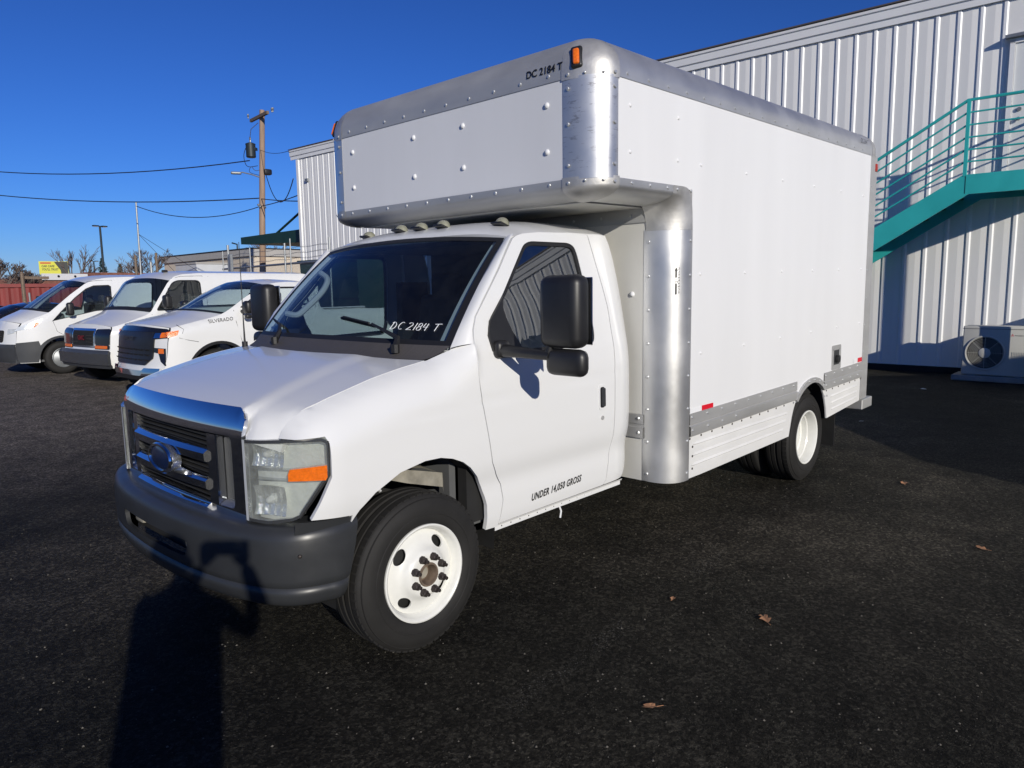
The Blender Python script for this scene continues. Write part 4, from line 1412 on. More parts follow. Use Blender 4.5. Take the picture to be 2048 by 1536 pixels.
# reflective tape, filler recess, lettering
tp = MB().sheet([(-2.091, .889), (-2.241, .886), (-2.242, .856), (-2.092, .857)], [], lambda x, z: (x, WD + .003, z), .2, (0, 1, 0), 0)
mk(tp, 'red_reflector_tape', 'redtape', sides[1], smooth=False)
tp = MB().sheet([(-4.99, .902), (-5.105, .900), (-5.108, .860), (-4.99, .862)], [], lambda x, z: (x, WD + .003, z), .2, (0, 1, 0), 0)
mk(tp, 'red_reflector_tape', 'redtape', sides[1], smooth=False)
tp = MB().sheet([(XM - .006, .892), (-2.090, .889), (-2.091, .857), (XM - .006, .859)], [], lambda x, z: (x, WD + .003, z), .2, (0, 1, 0), 0)
mk(tp, 'white_reflector_tape', 'whitetape', sides[1], smooth=False)
tp = MB().sheet([(-4.88, .900), (-4.989, .902), (-4.989, .862), (-4.88, .862)], [], lambda x, z: (x, WD + .003, z), .2, (0, 1, 0), 0)
mk(tp, 'white_reflector_tape', 'whitetape', sides[1], smooth=False)
fo = [(-4.325, 1.071), (-4.54, 1.069), (-4.55, .858), (-4.335, .860)]
fi = inset(roundpoly(fo, .02), .042)
fl = mk(MB().sheet(roundpoly(fo, .02), [fi], lambda x, z: (x, WD + .005, z), .08, (0, 1, 0), .02), 'filler_frame', 'rail', sides[1])
mk(MB().sheet(fi, [], lambda x, z: (x, WD + .003, z), .2, (0, 1, 0), 0), 'filler_recess', 'bumper', fl, smooth=False)
mk(MB().lathe([(.0, .03), (.032, .03), (.034, .0)], (-4.44, WD, .95), 'y', 16), 'filler_cap', 'black', fl)

def front_text(u, v):                # follows the curve of the front top rail
    t = max(0.0, v) / .24
    y = .745 + u
    return rk(XS + .16 * math.cos(t) + .0065, y, ZT + .046 + .18 * math.sin(t))
lettering('stock_number_lettering', 'DC 2184 T', .073, front_text, 'ink', top_front, sx=.74, bold=.0016)
lettering('stock_number_lettering', 'DC 2184 T', .055, lambda u, v: rk(-4.80 - u, WD + .007 - .25 * max(0, v) ** 2, ZT + .075 + v), 'ink', sides[1], sx=.75)
def post_pt(s_, z, o=.0055):           # s_ = length along the post's curve, measured from its front edge
    t = .93 + s_ / .19
    return rk(XM + (XB - XM) * math.cos(t) + o, YC + (WD - YC) * math.sin(t) + o, z)
sticker = None
for k, ch in enumerate('CLEARANCE'):
    v, f = text_mesh(ch, .0165, align='CENTER')
    o = fin('clearance_letter', [post_pt(.018 - p[0], 1.742 - .0175 * k + p[1]) for p in v], f, 'ink', truck, smooth=False)
b = MB()
b.sheet([(-.0045, 1.695), (.0045, 1.695), (.0045, 1.735), (.009, 1.735), (0, 1.757), (-.009, 1.735), (-.0045, 1.735)], [], lambda s_, z: post_pt(s_, z), .02, (1, 1, 0), 0)
b.sheet([(-.0045, 1.595), (.0045, 1.595), (.0045, 1.660), (-.0045, 1.660)], [], lambda s_, z: post_pt(s_, z), .02, (1, 1, 0), 0)
for s_, tx, zz in ((0.0, '11', 1.679), (0.0, 'FT.', 1.663)):
    v, f = text_mesh(tx, .0165, align='CENTER')
    b.add([post_pt(s_ - p[0], zz + p[1]) for p in v], f)
b.build('clearance_arrow', 'ink', truck, smooth=False)
# ------------------------------------------------------------------ parked vehicles behind
def bg_vehicle(name, loc, sp, label, cat, group=None, paint='white2', rz=0.0):
    root = empty(name, loc, label, cat, group, rz)
    W_ = sp['W']
    prof = table(*sp['prof'], .015)                       # z -> half width factor
    tx, tz = zip(*sp['top'])
    ztop = table(tx, tz, sp.get('soft', .012))
    nose = sp['nose']                                      # (x where taper starts, x end, inward amount)
    sh = sp.get('shoulder', (.09, .05))
    xcowl = sp['cowl']
    def ys(x, z):
        y = W_ * prof(z)
        r = .13
        k = sh[0] if x > xcowl else sh[1]
        if x <= xcowl + .25 and x > xcowl: k = sh[1] + (sh[0] - sh[1]) * (x - xcowl) / .25
        t = min(.98, max(0.0, (z - (ztop(x) - r)) / r))
        y -= k * (1 - math.sqrt(1 - t * t))
        if x > nose[0]:
            y -= nose[2] * ((x - nose[0]) / (nose[1] - nose[0])) ** 2.2
        return y
    xc = table(*sp['front'], .01)                          # z -> centre nose x
    bl = sp['bulge']
    we = lambda z: ys(nose[1], z)
    def XF(y, z, off=0.0):
        k = min(1.0, abs(y) / we(min(z, sp['hoodz'])))
        return xc(min(z, sp['hoodz'])) + off - bl * k ** 2.6
    hz_ = sp['hoodz']
    for _ in range(30):
        hz_ = ztop(xc(hz_) - bl)
    sp['hoodz'] = hz_
    zs = np.linspace(sp['zb'], sp['hoodz'], 12)
    front_edge = [(xc(z) - bl, z) for z in zs]
    # side outline: up the nose, along the top, down the tail, back along the bottom with wheel arches
    topl = [(x, ztop(x)) for x in np.linspace(front_edge[-1][0] - .012, sp['rear'] + .02, 60)]
    bottom = []
    for ax, ar in sp['arches'][::-1]:
        za = sp['zb']
        a0 = math.asin(max(-1, min(1, (za - sp['rw']) / ar)))
        bottom += [(ax + ar * math.cos(t), sp['rw'] + ar * math.sin(t)) for t in np.linspace(math.pi - a0, a0, 16)]
    outline = front_edge + topl + [(sp['rear'], ztop(sp['rear']) - .06), (sp['rear'], sp['zb'])] + bottom
    glassm = 'glass'
    for sg in (1, -1):
        F = lambda x, z: (x, sg * ys(x, z), z)
        body = MB().sheet(outline, sp['wins'], F, sp.get('sp', .055), (0, sg, 0), .03).build('body_side', paint, root, ang=40)
        for wn in sp['wins']:
            MB().sheet(wn, [inset(wn, .022)], lambda x, z: (x, sg * (ys(x, z) - .002), z), .08, (0, sg, 0), .02).build('window_seal', 'rubber', body)
            MB().sheet(inset(wn, .018), [], lambda x, z: (x, sg * (ys(x, z) - .010), z), .1, (0, sg, 0), 0).build('window_glass', glassm, body)
        for nm, poly, mt, off in sp.get('sidebits', []):
            MB().sheet(poly, [], lambda x, z: (x, sg * (ys(x, z) + off), z), .06, (0, sg, 0), .02).build(nm, mt, body)
        for ln in sp.get('seams', []):
            MB().tube([(x, sg * (ys(x, z) + .0005), z) for x, z in ln], .0035, 4).build('panel_seam', 'rubber', body)
    # top strips across the vehicle
    def strip(nm, x0, x1, mt, crown, n=14, dx0=0.0, dx1=0.0, u=1.0, par=root, off=0.0, th=0):
        rows = []
        for i in range(n + 1):
            t = i / n
            x = x0 + (x1 - x0) * t
            z = ztop(x)
            w_ = ys(x, z)
            c_ = crown[0] + (crown[1] - crown[0]) * t
            dx = dx0 + (dx1 - dx0) * t
            rows.append([(x + dx * (1 - abs(q_) ** 2.6), q_ * w_, z + c_ * (1 - abs(q_) ** 2.4) + off) for q_ in np.linspace(-u, u, 17)])
        return rows_fin(nm, rows, mt, par, ang=50, flip=False)
    xf0 = front_edge[-1][0]
    strip('hood', xf0, xcowl, paint, sp['crown'][0], dx0=bl, dx1=sp['wsdx'])
    ws_ = strip('windshield', xcowl, sp['wstop'], 'wsglass', sp['crown'][1], dx0=sp['wsdx'], dx1=sp['wsdx'] * .5)
    strip('windshield_border', xcowl, xcowl - .05, 'rubber', (sp['crown'][1][0],) * 2, 3, dx0=sp['wsdx'], dx1=sp['wsdx'], par=ws_, off=.004)
    strip('roof', sp['wstop'], sp['roofend'], paint, sp['crown'][2], dx0=sp['wsdx'] * .5, dx1=0)
    # front fascia
    hz = sp['hoodz']
    wf = lambda z: we(z) - .0
    fo = [(wf(z), z) for z in zs] 
    topf = [(y, hz + sp['crown'][0][0] * (1 - abs(y / wf(hz)) ** 2.4)) for y in np.linspace(wf(hz), -wf(hz), 15)][1:-1]
    fasc = fo + topf + [(-a, z) for a, z in fo[::-1]]
    fs = MB().sheet(fasc, [], lambda y, z: (XF(y, z), y, z), .06, (1, 0, 0), .0).build('front_fascia', sp.get('fasciamat', paint), root, ang=45)
    for nm, poly, mt, off, both in sp['frontbits']:
        for sg in ((1, -1) if both else (1,)):
            P2 = poly if sg > 0 else [(-y, z) for y, z in poly]
            MB().sheet(P2, [], lambda y, z: (XF(y, z, off), y, z), .05, (1, 0, 0), .04).build(nm, mt, fs, ang=40)
    # rear wall, floor, dark cab interior
    zr = ztop(sp['rear'])
    MB().box((sp['rear'] + .01, 0, (zr + sp['zb']) / 2 - .02), (.02, 2 * ys(sp['rear'], 1.0) - .06, zr - sp['zb'] - .06)).build('tail_panel', paint, root, smooth=False)
    b = MB()
    b.box(((sp['rear'] + xc(.6)) / 2 - .25, 0, sp['zb'] + .03), (xc(.6) - sp['rear'] - .7, 2 * W_ - .2, .04))
    b.box((xcowl + .02, 0, (sp['zb'] + ztop(xcowl)) / 2 - .03), (.05, 1.6 * W_, ztop(xcowl) - sp['zb'] - .12))
    b.box((sp['cabback'], 0, 1.1), (.04, 1.75 * W_, sp['bulkh']))
    b.build('inner_shell', 'interior', root, smooth=False)
    b = MB().rbox((xcowl - .16, 0, ztop(xcowl) - .10), (.34, 1.7 * W_, .16), .06, 2)
    b.build('dashboard', 'interior', root)
    for yy in (.40, -.40):
        b = MB()
        b.rbox((sp['seatx'], yy, .85), (.5, .5, .16), .05, 2)
        b.rbox((sp['seatx'] - .28, yy, 1.16), (.14, .48, .62), .05, 2)
        b.rbox((sp['seatx'] - .30, yy, 1.56), (.09, .25, .18), .04, 2)
        b.build('seat', 'seat', root)
    # wheels
    rw = sp['rw']
    for ax, ar in sp['arches']:
        for sg in (1, -1):
            e = empty('wheel', (ax, sg * (W_ - .035), rw))
            e.parent = root
            if sg < 0: e.rotation_euler = (0, 0, math.pi)
            k = rw / .372
            wd = .24
            pr = [(.58 * rw, -.02), (.62 * rw, .004), (.75 * rw, .012), (.90 * rw, .006), (.965 * rw, -.012), (rw, -.035), (rw, -wd + .035), (.95 * rw, -wd), (.6 * rw, -wd)]
            MB().lathe(pr, (0, 0, 0), 'y', 40).build('tyre', 'tyre', e)
            MB().lathe([(.58 * rw, -.03), (.60 * rw, .0), (.575 * rw, .004), (.55 * rw, -.02), (.53 * rw, -.05), (.40 * rw, -.03), (.20 * rw, -.01), (.17 * rw, .01), (.0, .012)], (0, 0, 0), 'y', 32).build('rim', sp.get('rimmat', 'galv'), e)
            MB().rows([[(ax + (ar - .01) * math.cos(t), sg * (W_ - .04), rw + (ar - .01) * math.sin(t)), (ax + (ar - .01) * math.cos(t), sg * (W_ - .35), rw + (ar - .01) * math.sin(t))] for t in np.linspace(-.1, math.pi + .1, 14)]).build('wheel_well', 'dark', root)
    # door mirrors
    mx, mz, mw, mh = sp['mirror']
    for sg in (1, -1):
        y0 = ys(mx, mz)
        m_ = MB().rbox((mx, sg * (y0 + .10 + mw / 2), mz), (.14, mw, mh), .05, 3).build('door_mirror', 'black', root, ang=50)
        MB().tube([(mx + .02, sg * (y0 - .02), mz - mh * .35), (mx + .01, sg * (y0 + .12), mz - mh * .3)], .035, 7).build('mirror_arm', 'black', m_)
        if sp.get('spot'):
            MB().rbox((mx, sg * (y0 + .08 + mw / 2), mz - mh * .72), (.10, mw * .6, mh * .36), .03, 2).build('spot_mirror', 'black', m_)
    return root, XF, ys, fs

# rounded cargo van with a chrome framed grille, black headlamps and a silver bumper
SAV = dict(W=1.0, prof=([.3, .45, .7, 1.0, 1.25, 1.4, 1.9, 2.12], [.965, .985, .998, 1.0, .992, .965, .90, .86]), soft=.015,
    top=[(.85, 1.00), (.62, 1.055), (.45, 1.10), (.2, 1.18), (-.02, 1.255), (-.13, 1.305), (-.34, 1.59), (-.55, 1.87), (-.66, 1.965), (-.85, 2.015), (-1.2, 2.04), (-3.7, 2.045), (-3.85, 2.00), (-3.98, 1.90)],
    nose=(.25, .62, .10), cowl=-.13, wstop=-.58, roofend=-3.93, rear=-3.97, cabback=-1.35, bulkh=1.0, seatx=-.85,
    front=([.30, .40, .62, .66, .95, 1.06], [.68, .71, .72, .68, .66, .61]), bulge=.06, hoodz=1.055, zb=.34, rw=.37, arches=[(0, .45), (-3.43, .45)],
    wins=[roundpoly([(-.22, 1.335), (-.37, 1.54), (-.60, 1.86), (-.72, 1.905), (-1.12, 1.905), (-1.18, 1.86), (-1.17, 1.345)], .06)],
    crown=((.05, .05), (.05, .06), (.06, .05)), wsdx=.14, mirror=(-.36, 1.50, .17, .26), spot=False,
    seams=[[(-.14, 1.28), (-.17, 1.1), (-.24, .80), (-.44, .62)], [(-1.24, 1.98), (-1.27, 1.6), (-1.26, 1.2), (-1.24, .40)], [(-.62, 1.93), (-.80, 1.975), (-1.24, 1.985)], [(-1.36, 1.98), (-1.38, .42)]],
    frontbits=[('grille_frame', [(.43, .70), (.45, 1.045), (-.45, 1.045), (-.43, .70)], 'chrome', .012, False),
               ('grille_insert', [(.385, .735), (.40, 1.005), (-.40, 1.005), (-.385, .735)], 'dark', .018, False),
               ('headlamp', roundpoly([(.46, .755), (.47, 1.035), (.86, 1.045), (.90, 1.0), (.89, .755)], .03), 'blackpaint', .014, True),
               ('corner_lamp_base', roundpoly([(.445, .675), (.46, .750), (.89, .750), (.885, .675)], .02), 'black', .012, True),
               ('turn_signal', roundpoly([(.47, .69), (.475, .742), (.83, .742), (.83, .69)], .012), 'amber', .022, True),
               ('bumper_step', [(.965, .60), (.93, .665), (-.93, .665), (-.965, .60)], 'clad', .045, False),
               ('bumper_face', [(.965, .40), (.968, .602), (-.968, .602), (-.965, .40)], 'satin', .055, False),
               ('bumper_valance', [(.93, .335), (.955, .398), (-.955, .398), (-.93, .335)], 'clad', .03, False)])
sav, sXF, sys_, sfs = bg_vehicle('cargo_van', (-2.95, -11.5, 0), SAV, 'white cargo van with black headlamps and silver bumper, middle of three parked vehicles', 'van', 'white vehicles parked side by side', rz=R(7))
for k in range(3):
    z = .80 + .06 * k
    MB().rows([[(sXF(y, z, .026), y, z - .004), (sXF(y, z, .030), y, z + .004)] for y in list(np.linspace(-.39, -.16, 5))]).build('grille_slat', 'chrome', sfs)
    MB().rows([[(sXF(y, z, .026), y, z - .004), (sXF(y, z, .030), y, z + .004)] for y in list(np.linspace(.16, .39, 5))]).build('grille_slat', 'chrome', sfs)
lettering('grille_lettering', 'GMC', .115, lambda u, v: (sXF(u - .14, .85, .036), u - .14, .835 + v), 'darkred', sfs, bold=.005)
MB().rbox((-.78, .35, 2.085), (.12, .05, .05), .02, 2).build('roof_fin', 'black', sav)

# pickup with a big black grille, orange corner lamps and chrome lower bumper
PIC = dict(W=1.03, prof=([.3, .5, .8, 1.05, 1.25, 1.42, 1.75, 1.92], [.955, .985, 1.0, 1.0, .985, .95, .84, .78]), soft=.016,
    top=[(.9, 1.07), (.60, 1.125), (.4, 1.17), (.1, 1.235), (-.10, 1.275), (-.27, 1.325), (-.42, 1.405), (-.68, 1.565), (-.95, 1.705), (-1.09, 1.765), (-1.26, 1.80), (-1.5, 1.815), (-1.86, 1.80), (-1.96, 1.70), (-2.02, 1.34), (-2.1, 1.325), (-4.0, 1.33)],
    nose=(.30, .62, .085), cowl=-.26, wstop=-1.09, roofend=-1.92, rear=-4.3, cabback=-1.90, bulkh=.7, seatx=-1.2, shoulder=(.10, .05),
    front=([.34, .45, .62, .75, .95, 1.05, 1.16], [.80, .82, .79, .76, .74, .72, .66]), bulge=.17, hoodz=1.12, zb=.38, rw=.40, arches=[(-.17, .52), (-3.77, .50)], sp=.05,
    wins=[roundpoly([(-.54, 1.41), (-.76, 1.545), (-1.04, 1.695), (-1.21, 1.735), (-1.72, 1.735), (-1.78, 1.70), (-1.80, 1.42)], .05)],
    crown=((.05, .055), (.055, .07), (.065, .05)), wsdx=.18, mirror=(-.60, 1.42, .17, .20), spot=True,
    sidebits=[('headlamp_side', [(.575, 1.005), (.58, 1.088), (.42, 1.11), (.45, 1.04)], 'amber', .006),
              ('arch_trim', [(-.17 + .52 * math.cos(t), .40 + .52 * math.sin(t)) for t in np.linspace(.02, math.pi - .05, 22)] + [(-.17 + .475 * math.cos(t), .40 + .475 * math.sin(t)) for t in np.linspace(math.pi - .05, .02, 22)], 'black', .006)],
    seams=[[(-.45, 1.38), (-.46, 1.2), (-.53, .9), (-.67, .62)], [(-1.86, 1.76), (-1.90, 1.4), (-1.88, .5)], [(.42, 1.19), (.35, 1.12), (.38, 1.06)], [(-2.02, 1.32), (-2.01, .5)], [(.43, 1.0), (.3, .96), (.15, .925)]],
    frontbits=[('grille', [(.70, .70), (.72, 1.10), (-.72, 1.10), (-.70, .70), (-.55, .60), (.55, .60)], 'black', .022, False),
               ('hood_lip', [(.93, 1.09), (.90, 1.13), (.4, 1.165), (0, 1.175), (-.4, 1.165), (-.90, 1.13), (-.93, 1.09)], 'blackpaint', .03, False),
               ('headlamp', [(.68, .985), (.69, 1.092), (.945, 1.092), (.955, 1.005)], 'blackpaint', .026, True),
               ('lamp_core', [(.72, 1.0), (.72, 1.075), (.84, 1.075), (.85, 1.005)], 'chrome', .032, True),
               ('corner_lamp', [(.845, 1.005), (.84, 1.08), (.945, 1.085), (.955, 1.015)], 'amber', .034, True),
               ('fog_pod', [(.66, .80), (.66, .86), (.925, .85), (.945, .60), (.86, .66), (.80, .78)], 'blackpaint', .014, True),
               ('fog_lamp', [(.81, .775), (.81, .845), (.90, .845), (.905, .775)], 'amber', .022, True),
               ('bumper_bar', [(.88, .44), (.90, .56), (.58, .56), (.52, .52), (-.52, .52), (-.58, .56), (-.90, .56), (-.88, .44)], 'chrome', .05, False),
               ('air_dam', [(.88, .37), (.90, .438), (-.90, .438), (-.88, .37)], 'black', .04, False)])
pic, pXF, pys, pfs = bg_vehicle('pickup_truck', (-2.82, -8.43, 0), PIC, 'white pickup with wide black grille and orange corner lamps, nearest to the box truck', 'pickup', 'white vehicles parked side by side')
lettering('fender_lettering', 'SILVERADO', .075, lambda u, v: (-.03 - u, pys(-.03 - u, 1.20 + u * .05 + v) + .012, 1.195 + u * .085 + v), 'ink', pic, spacing=1.05, sx=.95)
b = MB()
for k in range(3):
    for y in np.arange(-.56, .57, .16):
        b.add([(pXF(y, .68 + .075 * k, .03), y - .05, .66 + .075 * k), (pXF(y, .68 + .075 * k, .03), y + .05, .66 + .075 * k), (pXF(y, .70 + .075 * k, .045), y + .045, .685 + .075 * k), (pXF(y, .70 + .075 * k, .045), y - .045, .685 + .075 * k)], [(0, 1, 2, 3)])
b.build('grille_mesh', 'bumper', pfs, smooth=False)["kind"] = "stuff"
lettering('grille_lettering', 'CHEVROLET', .085, lambda u, v: (pXF(u - .36, .95, .034), u - .36, .955 + v), 'clad', pfs, bold=.004, sx=1.15)
MB().tube([(-.15, -.86, 1.34), (-.22, -.88, 1.75)], .004, 4).build('antenna', 'wire', pic)

# sloping-nosed van with dark cladding round the front
TRA = dict(W=1.02, prof=([.25, .5, .75, 1.0, 1.25, 1.45, 1.9, 2.12], [.955, .985, 1.0, 1.0, .99, .96, .885, .84]), soft=.018,
    top=[(.95, .93), (.72, 1.06), (.5, 1.17), (.30, 1.25), (.19, 1.295), (0, 1.45), (-.25, 1.66), (-.58, 1.90), (-.75, 1.975), (-1.0, 2.02), (-1.4, 2.04), (-3.6, 2.05), (-4.1, 2.03)],
    nose=(.2, .80, .20), cowl=.19, wstop=-.60, roofend=-4.1, rear=-4.15, cabback=-1.25, bulkh=.9, seatx=-.72, shoulder=(.08, .05),
    front=([.25, .35, .60, .68, .95, 1.02], [.93, .97, 1.0, .98, .95, .90]), bulge=.19, hoodz=1.0, zb=.27, rw=.345, arches=[(0, .43), (-3.3, .43)],
    wins=[[(.16, 1.115), (-.02, 1.31), (-.32, 1.60), (-.56, 1.79), (-.72, 1.855), (-1.02, 1.865), (-1.07, 1.83), (-1.05, 1.50), (-1.0, 1.32), (-.7, 1.30)]],
    crown=((.05, .06), (.06, .07), (.06, .05)), wsdx=.22, mirror=(-.16, 1.36, .14, .28), spot=False, rimmat='galv',
    sidebits=[('headlamp_side', [(.80, .93), (.74, 1.015), (.50, 1.115), (.32, 1.175), (.40, 1.06), (.55, .985)], 'reflector', .008),
              ('headlamp_amber', [(.50, 1.0), (.46, 1.10), (.36, 1.14), (.42, 1.055)], 'amber', .012),
              ('cladding', [(.82, .28), (.80, .69), (.43, .72), (.40, .62), (.42, .40), (.45, .28)], 'clad', .010),
              ('arch_trim', [(.50 * math.cos(t), .345 + .47 * math.sin(t)) for t in np.linspace(.0, math.pi, 20)] + [(.425 * math.cos(t), .345 + .425 * math.sin(t)) for t in np.linspace(math.pi, .0, 20)], 'clad', .012)],
    seams=[[(.14, 1.12), (.08, .9), (-.10, .78)], [(-.60, 1.93), (-.80, 1.96), (-1.10, 1.965), (-1.14, 1.5), (-1.12, .35)]],
    frontbits=[('grille', roundpoly([(.46, .70), (.50, .95), (-.50, .95), (-.46, .70)], .06), 'dark', .012, False),
               ('headlamp', [(.62, .865), (.60, .975), (.80, .985), (.79, .90)], 'reflector', .012, True),
               ('bumper_cover', [(.82, .28), (.82, .665), (-.82, .665), (-.82, .28)], 'clad', .02, False)])
tra, tXF, tys, tfs = bg_vehicle('delivery_van', (-2.62, -14.95, 0), TRA, 'white van with sloping nose and dark grey front cladding, leftmost of three parked vehicles', 'van', 'white vehicles parked side by side')
for k in range(5):
    z = .735 + .045 * k
    MB().rows([[(tXF(y, z, .02), y, z - .010), (tXF(y, z, .03), y, z + .006)] for y in np.linspace(-.46, .46, 9)]).build('grille_slat', 'chrome', tfs)
MB().sheet([(.42, -.30), (.34, -.05), (.26, -.08), (.32, -.32)], [], lambda x, y: (x, -y * 1.2 - .0, 1.355 - .26 * (x - .2)), .1, (0, 0, 1), .01).build('hood_vent', 'black', tra)
# ------------------------------------------------------------------ white metal warehouse (local x along the wall, -y outwards)
WA = math.atan2(.99966, -.0259)
wh = empty('warehouse', (-12.25, -20.35, 0), 'long white metal warehouse with ribbed siding and a pale eave trim', 'building', rz=WA)
LW = 34.0
wall = MB().box((LW / 2, .15, 3.2), (LW, .30, 6.4)).build('siding_wall', 'wallwhite', wh, smooth=False)
MB().box((.15, 9.0, 3.2), (.30, 17.4, 6.4)).build('end_wall', 'wallwhite', wh, smooth=False)
rb_ = MB()
rb_.add([(-.042, 0, .02), (-.020, -.019, .02), (.020, -.019, .02), (.042, 0, .02), (-.042, 0, 6.30), (-.020, -.019, 6.30), (.020, -.019, 6.30), (.042, 0, 6.30)],
        [(0, 1, 5, 4), (1, 2, 6, 5), (2, 3, 7, 6), (0, 3, 2, 1), (4, 5, 6, 7)])
first = rb_.build('wall_rib', 'rib', wall, smooth=False, loc=(.248, 0, 0))
k = 1
while .248 + .332 * k < 33.6:
    x = .248 + .332 * k
    if not (21.22 < x < 22.40):
        inst(first, wall, (x, 0, 0))
    else:
        o = inst(first, wall, (x, 0, 0)); o.scale = (1, 1, 3.28 / 6.3)
    k += 1
mn = MB().add([(.052, 0, .02), (.185, -.0065, .02), (.28, 0, .02), (.052, 0, 6.3), (.185, -.0065, 6.3), (.28, 0, 6.3)], [(0, 1, 4, 3), (1, 2, 5, 4)])
mfirst = mn.build('wall_pan', 'wallwhite', wall, smooth=False, loc=(.248, 0, 0))
k = 1
while .248 + .332 * k < 33.6:
    x = .248 + .332 * k
    o = inst(mfirst, wall, (x, 0, 0))
    if 20.95 < x < 22.35: o.scale = (1, 1, 3.28 / 6.3)
    k += 1
# eave: stepped fascia, gutter edge, dark roof edge
b = MB()
ev = lambda x: 6.66 - .006 * x
rows = []
for x in (-.35, LW):
    z = ev(x)
    rows.append([(x, -.02, z - .32), (x, -.05, z - .32), (x, -.055, z - .21), (x, -.085, z - .195), (x, -.095, z - .06), (x, -.12, z - .045), (x, -.125, z), (x, -.05, z + .015)])
b.rows(rows, flip=True)
b.add([rows[0][i] for i in range(8)], [tuple(range(8))])
b.build('eave_trim', 'rib', wh, ang=20)
b = MB().rows([[(x, -.14, ev(x) + .018), (x, -.14, ev(x) + .045), (x, 9, ev(x) + .9)] for x in (-.35, LW)], flip=True)
b.build('roof_sheet', 'roofmetal', wh, ang=20)
MB().box((.045, -.02, 3.17), (.14, .06, 6.3)).build('corner_trim', 'rib', wh, smooth=False)
b = MB()
b.box((LW / 2, -.012, .06), (LW, .02, .12))
b.build('base_flashing', 'dark', wh, smooth=False)
MB().box((.62, -.06, 5.55), (.16, .06, .10)).build('cable_bracket', 'galv', wh, smooth=False)
# upper door beside the landing
dr = MB().box((21.80, -.018, 4.42), (.92, .05, 2.14)).build('door', 'doorpaint', wh, smooth=False)
b = MB()
b.box((21.30, -.03, 4.43), (.07, .08, 2.24)); b.box((22.30, -.03, 4.43), (.07, .08, 2.24)); b.box((21.80, -.03, 5.53), (1.07, .08, .07))
b.build('door_frame', 'rib', dr, smooth=False)
MB().box((21.80, -.09, 5.60), (1.2, .12, .05)).build('drip_cap', 'galv', dr, smooth=False)
MB().lathe([(.0, -.03), (.03, -.03), (.035, .0)], (21.45, -.045, 4.44), 'y', 14).build('deadbolt', 'galv', dr)
MB().lathe([(.0, -.07), (.03, -.06), (.03, -.03), (.012, -.02), (.012, .0)], (21.45, -.045, 4.28), 'y', 14).build('door_knob', 'galv', dr)
# green canopy on the end wall with tie rods
aw = MB()
aw.add([(-5.3, .5, 3.92), (0, .5, 3.98), (0, 4.6, 3.98), (-5.3, 4.6, 3.92), (-5.3, .5, 3.64), (0, .5, 3.46), (0, 4.6, 3.46), (-5.3, 4.6, 3.64)],
       [(0, 1, 2, 3), (7, 6, 5, 4), (0, 4, 5, 1), (3, 2, 6, 7), (0, 3, 7, 4), (1, 5, 6, 2)])
awn = aw.build('awning', 'green', wh, smooth=False)
for yy in (.7, 4.4):
    MB().tube([(0, yy, 5.05), (-2.9, yy, 3.92)], .045, 6).build('tie_rod', 'green', awn)

def wl(x, off, z):                        # wall coordinates to world
    return (-12.25 - .0259 * x + .99966 * off, -20.35 + .99966 * x + .0259 * off, z)

# ------------------------------------------------------------------ teal outside stair (same local frame as the wall)
st = empty('outdoor_staircase', (-12.25, -20.35, 0), 'teal steel outdoor staircase and landing against the white siding', 'staircase', rz=WA)
SL = .584
xl, zl = 20.92, 3.325                     # landing corner
def flight_z(x): return zl + (x - xl) * SL
xb = xl - (zl - .12) / SL
for off in (-1.22, -.16):
    b = MB()
    b.prism([(xl, zl), (xb, .12), (xb + .1, .0), (xb + .62, .0), (xl + .09, zl - .305)], lambda x, z: (x, off, z), lambda x, z: (x, off + .04, z))
    b.build('stringer', 'teal', st, smooth=False)
    b = MB()
    b.prism([(xl, zl), (22.32, zl - .005), (22.32, zl - .31), (xl + .09, zl - .305)], lambda x, z: (x, off, z), lambda x, z: (x, off + .04, z))
    b.build('landing_beam', 'teal', st, smooth=False)
    if off < -1:
        MB().box((xl + .04, off - .003, zl - .15), (.006, .004, .29)).build('weld_joint', 'green', st, smooth=False)
MB().box((21.62, -.67, zl - .02), (1.36, 1.02, .03)).build('landing_deck', 'green', st, smooth=False)
MB().box((22.30, -.67, zl - .16), (.04, 1.02, .28)).build('landing_end_beam', 'teal', st, smooth=False)
tr0 = None
n = 0
x = xl - .30
while x > xb + .2:
    z = flight_z(x) - .10
    if tr0 is None:
        tb = MB().box((0, 0, 0), (.28, 1.02, .035))
        tr0 = tb.build('tread', 'green', st, smooth=False, loc=(x, -.67, z))
        br0 = MB().add([(-.12, 0, -.02), (.12, 0, -.02), (.12, -.0, -.075), (-.12, 0, -.02), (.12, .05, -.02), (-.12, .05, -.02)], [(0, 2, 1), (0, 1, 4, 5)]).build('tread_bracket', 'teal', st, smooth=False, loc=(x, -1.18, z))
    else:
        inst(tr0, st, (x, -.67, z)); inst(br0, st, (x, -1.18, z))
    x -= .262
    n += 1
def bar(nm, pts, r, seg=6): return MB().tube(pts, r, seg).build(nm, 'teal', st)
hs = [1.145, .955, .765, .575, .385, .200]
for i, h in enumerate(hs):
    r = .026 if i == 0 else .0155
    bar('handrail' if i == 0 else 'guard_bar', [(xb + .3, -1.20, flight_z(xb + .3) + h), (xl + .01, -1.20, zl + h), (22.30, -1.20, zl + h - .005), (22.30, -.04, zl + h - .005)], r)
for x in (xl + .02, 22.30):
    b = MB().box((x, -1.20, zl + .56), (.05, .05, 1.17))
    b.build('railing_post', 'teal', st, smooth=False)
for x in (19.0, 17.2, 16.0):
    MB().box((x, -1.20, flight_z(x) + .56), (.05, .05, 1.15)).build('railing_post', 'teal', st, smooth=False)
MB().box((22.17, -1.20, 2.23), (.14, .14, 4.46)).build('support_column', 'teal', st, smooth=False)

